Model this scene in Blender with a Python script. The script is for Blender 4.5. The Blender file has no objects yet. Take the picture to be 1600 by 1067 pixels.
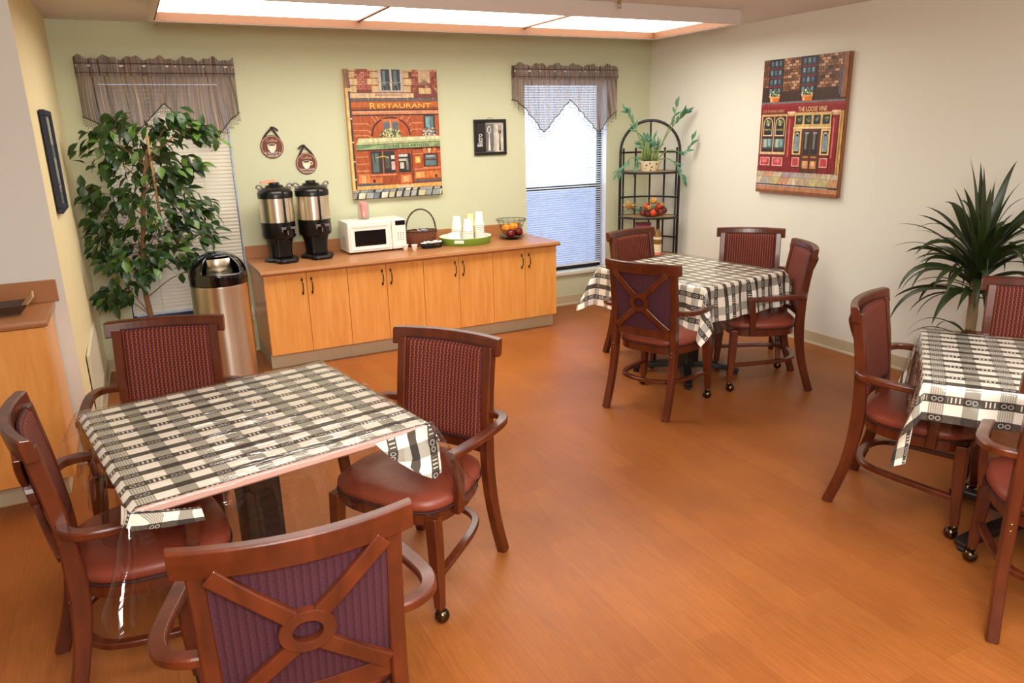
import bpy, math, random
from mathutils import Vector, Matrix
random.seed(7)
SC = bpy.context.scene
COL = SC.collection

# ------------------------------------------------------------------ camera
cam_d = bpy.data.cameras.new('camera'); cam = bpy.data.objects.new('camera', cam_d); COL.objects.link(cam)
_p, _y, _r = -0.2832, 0.4656, -0.0244
F = Vector((math.sin(_y)*math.cos(_p), math.cos(_y)*math.cos(_p), math.sin(_p)))
R0 = Vector((math.cos(_y), -math.sin(_y), 0)); U0 = R0.cross(F)
RR = R0*math.cos(_r) + U0*math.sin(_r); UU = R0*(-math.sin(_r)) + U0*math.cos(_r)
m = Matrix(((RR.x, UU.x, -F.x), (RR.y, UU.y, -F.y), (RR.z, UU.z, -F.z)))
cam.matrix_world = Matrix.Translation((-4.5896, -6.0438, 1.6866)) @ m.to_4x4()
cam_d.sensor_fit = 'HORIZONTAL'; cam_d.sensor_width = 36.0; cam_d.lens = 36.0*1151.07/1600.0
cam_d.clip_start = 0.05; cam_d.clip_end = 200
SC.camera = cam

# ------------------------------------------------------------------ exposure, sky, lights
SC.view_settings.view_transform = 'Standard'
SC.view_settings.look = 'None'
SC.view_settings.gamma = 1.0
SC.view_settings.use_curve_mapping = False
SC.view_settings.exposure = 0.28
W = bpy.data.worlds.new('daylight'); SC.world = W; W.use_nodes = True
_bg = W.node_tree.nodes['Background']; _bg.inputs[0].default_value = (0.72, 0.85, 1.0, 1); _bg.inputs[1].default_value = 2.6
PANEL_POWER = 7.0
def area(name, loc, rot, sx, sy, watts, col):
    d = bpy.data.lights.new(name, 'AREA'); d.shape = 'RECTANGLE'; d.size = sx; d.size_y = sy; d.energy = watts; d.color = col
    o = bpy.data.objects.new(name, d); COL.objects.link(o); o.location = loc; o.rotation_euler = rot
    return o
# ceiling fixtures of the part of the room behind the camera
area('ceiling_lamp_rear', (-3.0, -5.4, 2.36), (0, 0, 0), 3.6, 0.6, 60, (0.97, 0.98, 1.0))
area('ceiling_lamp_far_rear', (-3.6, -7.6, 2.36), (math.radians(-14), 0, 0), 3.6, 0.6, 36, (0.95, 0.98, 1.0))
# the photographer's flash, bounced large and soft from just above the camera
area('camera_flash', (-4.45, -6.55, 2.12), (math.radians(72), 0, math.radians(-27)), 1.1, 0.6, 70, (1.0, 0.95, 0.86))

# ------------------------------------------------------------------ colours and materials
def lin(c):
    out = []
    for v in c[:3]:
        v = v/255.0
        out.append(v/12.92 if v <= 0.04045 else ((v+0.055)/1.055)**2.4)
    return tuple(out)+(1.0,)
MATS = {}
def nt(name):
    m = bpy.data.materials.new(name); m.use_nodes = True
    t = m.node_tree; b = t.nodes['Principled BSDF']
    MATS[name] = m
    return m, t, b
def N(t, typ, **kw):
    n = t.nodes.new(typ)
    for k, v in kw.items():
        if k.startswith('i_'): n.inputs[int(k[2:]) if k[2:].isdigit() else k[2:].replace('_', ' ')].default_value = v
        else: setattr(n, k, v)
    return n
def L(t, a, b): t.links.new(a, b)
def math_(t, op, a, b=None, c=None, clamp=False):
    n = t.nodes.new('ShaderNodeMath'); n.operation = op; n.use_clamp = clamp
    for i, v in enumerate((a, b, c)):
        if v is None: continue
        if isinstance(v, (int, float)): n.inputs[i].default_value = v
        else: t.links.new(v, n.inputs[i])
    return n.outputs[0]
def mixc(t, fac, a, b):
    n = t.nodes.new('ShaderNodeMix'); n.data_type = 'RGBA'
    if isinstance(fac, (int, float)): n.inputs[0].default_value = fac
    else: t.links.new(fac, n.inputs[0])
    for i, v in ((6, a), (7, b)):
        if isinstance(v, tuple): n.inputs[i].default_value = v
        else: t.links.new(v, n.inputs[i])
    return n.outputs[2]
def objco(t, scale=(1, 1, 1)):
    c = N(t, 'ShaderNodeTexCoord'); mp = N(t, 'ShaderNodeMapping'); mp.inputs['Scale'].default_value = scale
    L(t, c.outputs['Object'], mp.inputs['Vector']); return mp.outputs[0]
def plain(name, col, rough=0.5, metal=0.0, var=0.06, nscale=6.0, bump=0.0, bscale=60.0, coat=0.0, spec=0.5, emis=None, estr=0, trans=0.0, aniso=None):
    m, t, b = nt(name)
    base = lin(col)
    if var > 0:
        n = N(t, 'ShaderNodeTexNoise'); n.inputs['Scale'].default_value = nscale; n.inputs['Detail'].default_value = 4
        L(t, objco(t, aniso or (1, 1, 1)), n.inputs['Vector'])
        hi = tuple(min(1, v*(1+var)) for v in base[:3])+(1,); lo = tuple(v*(1-var) for v in base[:3])+(1,)
        L(t, mixc(t, n.outputs[0], lo, hi), b.inputs['Base Color'])
    else: b.inputs['Base Color'].default_value = base
    b.inputs['Roughness'].default_value = rough; b.inputs['Metallic'].default_value = metal
    b.inputs['Specular IOR Level'].default_value = spec; b.inputs['Coat Weight'].default_value = coat
    b.inputs['Coat Roughness'].default_value = 0.15
    if trans: b.inputs['Transmission Weight'].default_value = trans
    if emis: b.inputs['Emission Color'].default_value = lin(emis); b.inputs['Emission Strength'].default_value = estr
    if bump > 0:
        n2 = N(t, 'ShaderNodeTexNoise'); n2.inputs['Scale'].default_value = bscale; n2.inputs['Detail'].default_value = 3
        L(t, objco(t), n2.inputs['Vector'])
        bp = N(t, 'ShaderNodeBump'); bp.inputs['Strength'].default_value = bump; bp.inputs['Distance'].default_value = 0.004
        L(t, n2.outputs[0], bp.inputs['Height']); L(t, bp.outputs[0], b.inputs['Normal'])
    return m
def wood(name, c1, c2, scale=(1, 1, 1), rough=0.35, coat=0.0, ns=8.0, spec=0.5):
    m, t, b = nt(name)
    co = objco(t, scale)
    n = N(t, 'ShaderNodeTexNoise'); n.inputs['Scale'].default_value = ns; n.inputs['Detail'].default_value = 6; n.inputs['Distortion'].default_value = 0.6
    L(t, co, n.inputs['Vector'])
    r = N(t, 'ShaderNodeValToRGB'); r.color_ramp.elements[0].position = 0.3; r.color_ramp.elements[1].position = 0.7
    r.color_ramp.elements[0].color = lin(c1); r.color_ramp.elements[1].color = lin(c2)
    L(t, n.outputs[0], r.inputs[0]); L(t, r.outputs[0], b.inputs['Base Color'])
    b.inputs['Roughness'].default_value = rough; b.inputs['Coat Weight'].default_value = coat; b.inputs['Coat Roughness'].default_value = 0.2
    b.inputs['Specular IOR Level'].default_value = spec
    return m

plain('wall_green', (202, 204, 172), 0.75, var=0.02, nscale=1.5, bump=0.15, bscale=120, spec=0.25)
plain('wall_cream', (228, 226, 212), 0.7, var=0.02, nscale=1.5, bump=0.15, bscale=120, spec=0.25)
plain('wall_yellow', (232, 218, 172), 0.75, var=0.02, nscale=1.5, bump=0.15, bscale=120, spec=0.25)
plain('wall_white', (226, 226, 218), 0.75, var=0.02, nscale=1.5, bump=0.15, bscale=120, spec=0.25)
plain('ceiling_paint', (226, 218, 212), 0.9, var=0.02, nscale=1.2, spec=0.1)
plain('vinyl_base', (196, 180, 148), 0.45, var=0.05, nscale=2)
wood('chair_wood', (72, 29, 12), (102, 44, 19), (2, 2, 0.5), 0.30, coat=0.2, ns=9)
plain('seat_vinyl', (132, 60, 42), 0.42, var=0.08, nscale=5, bump=0.08, bscale=220)
wood('maple', (226, 150, 72), (238, 170, 92), (10, 10, 0.9), 0.32, coat=0.1, ns=3.0)
plain('laminate', (172, 116, 72), 0.33, var=0.06, nscale=60)
plain('brass', (150, 120, 70), 0.3, metal=1.0, var=0.1)
plain('caster_metal', (92, 78, 60), 0.22, metal=1.0, var=0.1)
plain('glide_metal', (170, 165, 160), 0.35, metal=1.0, var=0.05)
plain('black_plastic', (16, 14, 14), 0.28, var=0.05)
plain('black_gloss', (7, 6, 8), 0.06, var=0.0, coat=0.6)
plain('black_iron', (22, 19, 18), 0.45, var=0.05)
plain('table_base', (34, 28, 26), 0.4, var=0.1)
plain('table_edge', (214, 172, 160), 0.35, var=0.04)  # cream laminate; the orange its edge reflects is put into this pinkish colour
plain('white_plastic', (236, 232, 222), 0.35, var=0.01)
plain('white_paper', (238, 236, 230), 0.8, var=0.02)
plain('grey_metal', (150, 145, 140), 0.35, metal=0.8, var=0.05)
plain('dark_glass', (22, 19, 19), 0.12, var=0.0)
plain('bronze_aluminium', (32, 30, 34), 0.45, var=0.04)
plain('painted_white', (236, 238, 240), 0.4, var=0.01)
plain('painted_trim', (214, 212, 194), 0.5, var=0.02)
plain('fixture_white', (216, 206, 198), 0.6, var=0.01)
plain('fixture_wood', (104, 62, 28), 0.6, var=0.06, nscale=3)
plain('green_enamel', (126, 164, 58), 0.35, var=0.02)
plain('pink_paper', (240, 168, 160), 0.7, var=0.15, nscale=60)
plain('leaf_dark', (38, 66, 24), 0.38, var=0.45, nscale=9)
plain('leaf_light', (84, 116, 44), 0.4, var=0.35, nscale=9)
plain('palm_leaf', (44, 58, 24), 0.42, var=0.5, nscale=7)
plain('bamboo_stem', (106, 128, 62), 0.45, var=0.3, nscale=14)
plain('bamboo_leaf', (64, 116, 84), 0.45, var=0.35, nscale=14)
plain('bark', (132, 98, 64), 0.85, var=0.35, nscale=30, bump=0.5, bscale=70)
plain('palm_bark', (156, 132, 98), 0.85, var=0.35, nscale=40, bump=0.5, bscale=90)
plain('soil', (58, 40, 28), 0.95, var=0.3, nscale=60)
plain('wicker', (120, 66, 36), 0.7, var=0.5, nscale=70, bump=0.8, bscale=140)
plain('dark_wicker', (70, 44, 28), 0.6, var=0.5, nscale=70, bump=0.6, bscale=140)
plain('twig', (74, 54, 34), 0.7, var=0.5, nscale=40)
plain('orange_peel', (246, 146, 20), 0.45, var=0.06, bump=0.3, bscale=300)
plain('apple_skin', (112, 16, 18), 0.2, var=0.35, nscale=12)
plain('shelf_wood', (198, 160, 108), 0.5, var=0.1, nscale=8)
plain('bottle_glass', (128, 92, 36), 0.2, var=0.3, nscale=40)
plain('bottle_cap', (52, 24, 18), 0.4, var=0.1)
plain('label_paper', (226, 208, 172), 0.7, var=0.05)
plain('pink_label', (222, 120, 100), 0.7, var=0.05)
plain('magenta_book', (176, 66, 108), 0.5, var=0.3, nscale=50)
plain('navy_frame', (20, 25, 50), 0.6, var=0.05)
plain('black_frame', (20, 14, 13), 0.35, var=0.05)
plain('ribbon', (44, 26, 20), 0.6, var=0.1)
plain('flower_yellow', (222, 178, 96), 0.7, var=0.2, nscale=50)
plain('flower_red', (200, 66, 36), 0.6, var=0.4, nscale=40)
plain('flower_dark', (98, 34, 20), 0.6, var=0.4, nscale=40)
plain('terracotta', (150, 96, 66), 0.8, var=0.15)
plain('planter_brown', (92, 58, 36), 0.6, var=0.2)
plain('lens_brass', (170, 140, 90), 0.35, metal=0.9, var=0.1)
plain('vent_metal', (208, 200, 174), 0.5, var=0.03)
plain('vent_shade', (50, 46, 38), 0.8, var=0.1)
plain('cup_foam', (244, 240, 226), 0.7, var=0.02)
plain('cup_yellow', (232, 226, 160), 0.5, var=0.1, nscale=30)
plain('outside_paving', (214, 218, 228), 0.9, var=0.2, nscale=1.5)
plain('orange_tag', (232, 150, 120), 0.6, var=0.3, nscale=80)
plain('blue_packet', (182, 206, 224), 0.7, var=0.2, nscale=60)
plain('dark_red_card', (96, 26, 34), 0.5, var=0.1)
plain('fabric_binding', (48, 18, 22), 0.7, var=0.1)

# brushed steel
def steel(name, tint, rough=0.26):
    m, t, b = nt(name)
    n = N(t, 'ShaderNodeTexNoise'); n.inputs['Scale'].default_value = 14; n.inputs['Detail'].default_value = 3
    L(t, objco(t, (5, 5, 0.03)), n.inputs['Vector'])
    L(t, mixc(t, n.outputs[0], tuple(v*0.75 for v in lin(tint)[:3])+(1,), lin(tint)), b.inputs['Base Color'])
    b.inputs['Metallic'].default_value = 1; b.inputs['Roughness'].default_value = rough
    b.inputs['Anisotropic'].default_value = 0.85; b.inputs['Anisotropic Rotation'].default_value = 0.25
    tg = N(t, 'ShaderNodeTangent'); tg.direction_type = 'RADIAL'; tg.axis = 'Z'; L(t, tg.outputs[0], b.inputs['Tangent'])
steel('brushed_steel', (226, 216, 196), 0.36)
steel('urn_steel', (244, 232, 210), 0.30)

# diffuser of the ceiling light (a real lamp)
m, t, b = nt('lamp_diffuser'); b.inputs['Base Color'].default_value = (0.9, 0.9, 0.9, 1)
b.inputs['Emission Color'].default_value = (1.0, 0.95, 0.86, 1); b.inputs['Emission Strength'].default_value = PANEL_POWER

# floor boards along Y
m, t, b = nt('wood_floor')
co = objco(t)
br = N(t, 'ShaderNodeTexBrick'); br.offset = 0.37; br.inputs['Scale'].default_value = 1.0
br.inputs['Brick Width'].default_value = 1.22; br.inputs['Row Height'].default_value = 0.13
br.inputs['Mortar Size'].default_value = 0.0008; br.inputs['Mortar Smooth'].default_value = 0.4; br.inputs['Bias'].default_value = 0.0
rot = N(t, 'ShaderNodeMapping'); rot.inputs['Rotation'].default_value = (0, 0, math.radians(90))
L(t, co, rot.inputs[0]); L(t, rot.outputs[0], br.inputs['Vector'])
br.inputs['Color1'].default_value = lin((168, 101, 48)); br.inputs['Color2'].default_value = lin((160, 94, 43)); br.inputs['Mortar'].default_value = lin((146, 82, 37))
st = N(t, 'ShaderNodeMapping'); st.inputs['Scale'].default_value = (24, 1.3, 1); L(t, co, st.inputs[0])
n1 = N(t, 'ShaderNodeTexNoise'); n1.inputs['Scale'].default_value = 5; n1.inputs['Detail'].default_value = 7; n1.inputs['Distortion'].default_value = 0.8; L(t, st.outputs[0], n1.inputs[0])
n3 = N(t, 'ShaderNodeTexNoise'); n3.inputs['Scale'].default_value = 1.6; n3.inputs['Detail'].default_value = 4; L(t, co, n3.inputs[0])
r = N(t, 'ShaderNodeValToRGB'); r.color_ramp.elements[0].position = 0.30; r.color_ramp.elements[1].position = 0.72
r.color_ramp.elements[0].color = (0.72, 0.68, 0.64, 1); r.color_ramp.elements[1].color = (1.14, 1.14, 1.14, 1); L(t, n1.outputs[0], r.inputs[0])
r3 = N(t, 'ShaderNodeValToRGB'); r3.color_ramp.elements[0].position = 0.3; r3.color_ramp.elements[1].position = 0.75
r3.color_ramp.elements[0].color = (0.74, 0.68, 0.62, 1); r3.color_ramp.elements[1].color = (1.12, 1.12, 1.12, 1); L(t, n3.outputs[0], r3.inputs[0])
mx = N(t, 'ShaderNodeMix', data_type='RGBA', blend_type='MULTIPLY'); mx.inputs[0].default_value = 0.55; L(t, br.outputs[0], mx.inputs[6]); L(t, r.outputs[0], mx.inputs[7])
mx2 = N(t, 'ShaderNodeMix', data_type='RGBA', blend_type='MULTIPLY'); mx2.inputs[0].default_value = 0.8; L(t, mx.outputs[2], mx2.inputs[6]); L(t, r3.outputs[0], mx2.inputs[7])
L(t, mx2.outputs[2], b.inputs['Base Color'])
L(t, math_(t, 'MULTIPLY_ADD', n1.outputs[0], 0.15, 0.34), b.inputs['Roughness']); b.inputs['Specular IOR Level'].default_value = 0.28
bp = N(t, 'ShaderNodeBump'); bp.inputs['Strength'].default_value = 0.12; bp.inputs['Distance'].default_value = 0.002
L(t, n1.outputs[0], bp.inputs['Height']); L(t, bp.outputs[0], b.inputs['Normal'])

# chair fabric: burgundy with gold chevron dashes
def fabric(name, basec, line, amount):
    m, t, b = nt(name)
    sx = N(t, 'ShaderNodeSeparateXYZ'); c = N(t, 'ShaderNodeTexCoord'); L(t, c.outputs['Object'], sx.inputs[0])
    X, Z = sx.outputs[0], sx.outputs[2]
    cellx = 0.0165
    tri = math_(t, 'PINGPONG', math_(t, 'MULTIPLY', Z, 1.0), 0.011)          # zigzag
    off = math_(t, 'MULTIPLY', tri, 0.42)
    fx = math_(t, 'FRACT', math_(t, 'DIVIDE', math_(t, 'ADD', X, off), cellx))
    dist = math_(t, 'ABSOLUTE', math_(t, 'SUBTRACT', fx, 0.5))
    ln_ = math_(t, 'LESS_THAN', dist, 0.13)
    dash = math_(t, 'GREATER_THAN', math_(t, 'FRACT', math_(t, 'DIVIDE', Z, 0.011)), 0.28)
    fac = math_(t, 'MULTIPLY', math_(t, 'MULTIPLY', ln_, dash), amount)
    fx2 = math_(t, 'ABSOLUTE', math_(t, 'SUBTRACT', math_(t, 'FRACT', math_(t, 'DIVIDE', X, cellx)), 0.5))
    dk = math_(t, 'MULTIPLY', math_(t, 'GREATER_THAN', fx2, 0.36), 0.45)
    c1 = mixc(t, dk, lin(basec), tuple(v*0.45 for v in lin(basec)[:3])+(1,))
    L(t, mixc(t, fac, c1, lin(line)), b.inputs['Base Color'])
    b.inputs['Roughness'].default_value = 0.75; b.inputs['Specular IOR Level'].default_value = 0.25

fabric('chair_fabric', (92, 36, 34), (190, 112, 66), 0.62)
fabric('chair_fabric_back', (76, 40, 50), (100, 60, 70), 0.3)

# gingham cloth (UV in metres)
def cloth(name):
    m, t, b = nt(name)
    uv = N(t, 'ShaderNodeUVMap'); uv.uv_map = 'UVMap'; sp = N(t, 'ShaderNodeSeparateXYZ'); L(t, uv.outputs[0], sp.inputs[0])
    X, Y = sp.outputs[0], sp.outputs[1]
    px, py = 0.11, 0.0745
    cx = math_(t, 'FRACT', math_(t, 'DIVIDE', X, px)); cy = math_(t, 'FRACT', math_(t, 'DIVIDE', Y, py))
    col = math_(t, 'LESS_THAN', cx, 0.46); row = math_(t, 'LESS_THAN', cy, 0.42)
    oddx = math_(t, 'LESS_THAN', math_(t, 'FRACT', math_(t, 'DIVIDE', X, 2*px)), 0.5)
    oddy = math_(t, 'LESS_THAN', math_(t, 'FRACT', math_(t, 'DIVIDE', Y, 2*py)), 0.5)
    # base: white / grey columns / dark rows
    white, grey, dark = lin((253, 247, 232)), lin((168, 164, 150)), lin((84, 77, 68))
    c = mixc(t, col, white, grey)
    # patterned column: thin pale threads on grey
    thr = math_(t, 'LESS_THAN', math_(t, 'FRACT', math_(t, 'DIVIDE', X, 0.0075)), 0.42)
    pc = math_(t, 'MULTIPLY', math_(t, 'MULTIPLY', col, oddx), math_(t, 'MULTIPLY', thr, 0.75))
    c = mixc(t, pc, c, lin((226, 220, 206)))
    rc = mixc(t, col, dark, lin((58, 52, 50)))
    c = mixc(t, row, c, rc)
    # white ticks in odd rows where the column is white
    tick = math_(t, 'LESS_THAN', math_(t, 'FRACT', math_(t, 'DIVIDE', X, 0.0135)), 0.36)
    cin = math_(t, 'MULTIPLY', math_(t, 'GREATER_THAN', cx, 0.54), math_(t, 'LESS_THAN', cx, 0.92))
    rin = math_(t, 'MULTIPLY', math_(t, 'GREATER_THAN', cy, 0.08), math_(t, 'LESS_THAN', cy, 0.36))
    tk = math_(t, 'MULTIPLY', math_(t, 'MULTIPLY', tick, cin), math_(t, 'MULTIPLY', rin, oddy))
    c = mixc(t, tk, c, lin((232, 226, 212)))
    # little looped motifs in the grey crossings
    ring = lambda u0: math_(t, 'LESS_THAN', math_(t, 'ABSOLUTE', math_(t, 'SUBTRACT', math_(t, 'SQRT', math_(t, 'ADD',
        math_(t, 'POWER', math_(t, 'MULTIPLY', math_(t, 'SUBTRACT', cx, u0), px), 2), math_(t, 'POWER', math_(t, 'MULTIPLY', math_(t, 'SUBTRACT', cy, 0.21), py), 2))), 0.0075)), 0.0016)
    rg = math_(t, 'MAXIMUM', ring(0.14), ring(0.33))
    rg = math_(t, 'MULTIPLY', rg, math_(t, 'MAXIMUM', oddy, oddx))
    c = mixc(t, math_(t, 'MULTIPLY', math_(t, 'MULTIPLY', rg, row), 0.8), c, lin((200, 194, 182)))
    L(t, c, b.inputs['Base Color']); b.inputs['Roughness'].default_value = 0.75; b.inputs['Specular IOR Level'].default_value = 0.3
    w = N(t, 'ShaderNodeTexNoise'); w.inputs['Scale'].default_value = 400; L(t, uv.outputs[0], w.inputs[0])
    bp = N(t, 'ShaderNodeBump'); bp.inputs['Strength'].default_value = 0.1; bp.inputs['Distance'].default_value = 0.002; L(t, w.outputs[0], bp.inputs['Height']); L(t, bp.outputs[0], b.inputs['Normal'])
cloth('gingham')

# clear vinyl
m, t, b = nt('clear_vinyl')
out = t.nodes['Material Output']; tr = N(t, 'ShaderNodeBsdfTransparent'); tr.inputs[0].default_value = (0.955, 0.94, 0.92, 1)
gl = N(t, 'ShaderNodeBsdfGlossy'); gl.inputs['Roughness'].default_value = 0.07
lw = N(t, 'ShaderNodeLayerWeight'); lw.inputs['Blend'].default_value = 0.5
mxs = N(t, 'ShaderNodeMixShader'); L(t, math_(t, 'MULTIPLY_ADD', math_(t, 'POWER', lw.outputs['Facing'], 3.5), 0.7, 0.05, clamp=True), mxs.inputs[0]); L(t, tr.outputs[0], mxs.inputs[1]); L(t, gl.outputs[0], mxs.inputs[2])
uvn = N(t, 'ShaderNodeUVMap'); uvn.uv_map = 'UVMap'
mpp = N(t, 'ShaderNodeMapping'); mpp.inputs['Scale'].default_value = (2.2, 7, 1); mpp.inputs['Rotation'].default_value = (0, 0, 0.35); L(t, uvn.outputs[0], mpp.inputs[0])
nn = N(t, 'ShaderNodeTexNoise'); nn.inputs['Scale'].default_value = 2.4; nn.inputs['Detail'].default_value = 3; nn.inputs['Distortion'].default_value = 1.2; L(t, mpp.outputs[0], nn.inputs[0])
bp = N(t, 'ShaderNodeBump'); bp.inputs['Strength'].default_value = 0.22; bp.inputs['Distance'].default_value = 0.02
L(t, nn.outputs[0], bp.inputs['Height']); L(t, bp.outputs[0], gl.inputs['Normal']); L(t, bp.outputs[0], lw.inputs['Normal'])
L(t, mxs.outputs[0], out.inputs[0])

# window glass, insect screen, clear glass
def thin_glass(name, tint, gloss=0.03, rough=0.02):
    m, t, b = nt(name); out = t.nodes['Material Output']
    tr = N(t, 'ShaderNodeBsdfTransparent'); tr.inputs[0].default_value = tint
    gl = N(t, 'ShaderNodeBsdfGlossy'); gl.inputs['Roughness'].default_value = rough
    fr = N(t, 'ShaderNodeLayerWeight'); fr.inputs[0].default_value = 0.5; mx = N(t, 'ShaderNodeMixShader'); L(t, math_(t, 'MULTIPLY_ADD', math_(t, 'POWER', fr.outputs['Facing'], 4.0), 0.75, 0.04, clamp=True), mx.inputs[0]); L(t, tr.outputs[0], mx.inputs[1]); L(t, gl.outputs[0], mx.inputs[2]); L(t, mx.outputs[0], out.inputs[0])
thin_glass('window_glass', (0.95, 0.97, 1.0, 1)); thin_glass('insect_screen', (0.58, 0.62, 0.72, 1)); thin_glass('clear_glass', (0.93, 0.95, 0.95, 1))

# blind slats: slightly translucent
def slatm(name, colr, tl):
    m, t, b = nt(name); out = t.nodes['Material Output']
    b.inputs['Base Color'].default_value = lin(colr); b.inputs['Roughness'].default_value = 0.45
    ts = N(t, 'ShaderNodeBsdfTranslucent'); ts.inputs[0].default_value = lin(colr)
    mx = N(t, 'ShaderNodeMixShader'); mx.inputs[0].default_value = tl; L(t, b.outputs[0], mx.inputs[1]); L(t, ts.outputs[0], mx.inputs[2]); L(t, mx.outputs[0], out.inputs[0])
slatm('slat_cream', (232, 222, 200), 0.12); slatm('slat_white', (232, 234, 238), 0.12)

# sheer striped valance
m, t, b = nt('sheer_stripe'); out = t.nodes['Material Output']
uv = N(t, 'ShaderNodeUVMap'); uv.uv_map = 'UVMap'
mp = N(t, 'ShaderNodeMapping'); mp.inputs['Scale'].default_value = (55, 0.8, 1); L(t, uv.outputs[0], mp.inputs[0])
n = N(t, 'ShaderNodeTexNoise'); n.inputs['Scale'].default_value = 1.0; n.inputs['Detail'].default_value = 2; L(t, mp.outputs[0], n.inputs[0])
r = N(t, 'ShaderNodeValToRGB'); e = r.color_ramp.elements; e[0].position = 0.33; e[0].color = lin((96, 82, 80)); e[1].position = 0.72; e[1].color = lin((226, 212, 198))
for pos, cc in ((0.42, (150, 130, 124)), (0.5, (196, 176, 160)), (0.57, (140, 144, 156)), (0.63, (206, 160, 132))):
    q = e.new(pos); q.color = lin(cc)
L(t, n.outputs[0], r.inputs[0]); L(t, r.outputs[0], b.inputs['Base Color']); b.inputs['Roughness'].default_value = 0.85; b.inputs['Specular IOR Level'].default_value = 0.1
ts = N(t, 'ShaderNodeBsdfTranslucent'); L(t, r.outputs[0], ts.inputs[0])
mx = N(t, 'ShaderNodeMixShader'); mx.inputs[0].default_value = 0.45; L(t, b.outputs[0], mx.inputs[1]); L(t, ts.outputs[0], mx.inputs[2])
tp = N(t, 'ShaderNodeBsdfTransparent'); m2 = N(t, 'ShaderNodeMixShader')
L(t, math_(t, 'MULTIPLY_ADD', n.outputs[0], -0.55, 0.50, clamp=True), m2.inputs[0]); L(t, mx.outputs[0], m2.inputs[1]); L(t, tp.outputs[0], m2.inputs[2]); L(t, m2.outputs[0], out.inputs[0])
plain('valance_edge', (70, 52, 50), 0.8, var=0.1)
thin_glass('bead', (0.75, 0.72, 0.70, 1), rough=0.1)

# painted canvas: flat paint colours stored per face
m, t, b = nt('paint')
vc = N(t, 'ShaderNodeVertexColor'); vc.layer_name = 'paint'
n = N(t, 'ShaderNodeTexNoise'); n.inputs['Scale'].default_value = 45; n.inputs['Detail'].default_value = 4; L(t, objco(t, (1, 1, 0.45)), n.inputs[0])
r = N(t, 'ShaderNodeValToRGB'); r.color_ramp.elements[0].position = 0.3; r.color_ramp.elements[1].position = 0.75
r.color_ramp.elements[0].color = (0.62, 0.60, 0.60, 1); r.color_ramp.elements[1].color = (1.25, 1.25, 1.22, 1); L(t, n.outputs[0], r.inputs[0])
mx = N(t, 'ShaderNodeMix', data_type='RGBA', blend_type='MULTIPLY'); mx.inputs[0].default_value = 0.85; L(t, vc.outputs[0], mx.inputs[6]); L(t, r.outputs[0], mx.inputs[7])
L(t, mx.outputs[2], b.inputs['Base Color']); b.inputs['Roughness'].default_value = 0.45
# wall plaque china pattern pot
m, t, b = nt('china_pot')
vo = N(t, 'ShaderNodeTexVoronoi'); vo.inputs['Scale'].default_value = 34; L(t, objco(t), vo.inputs[0])
L(t, mixc(t, math_(t, 'LESS_THAN', vo.outputs['Distance'], 0.28), lin((222, 214, 184)), lin((70, 86, 62))), b.inputs['Base Color']); b.inputs['Roughness'].default_value = 0.2

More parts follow.
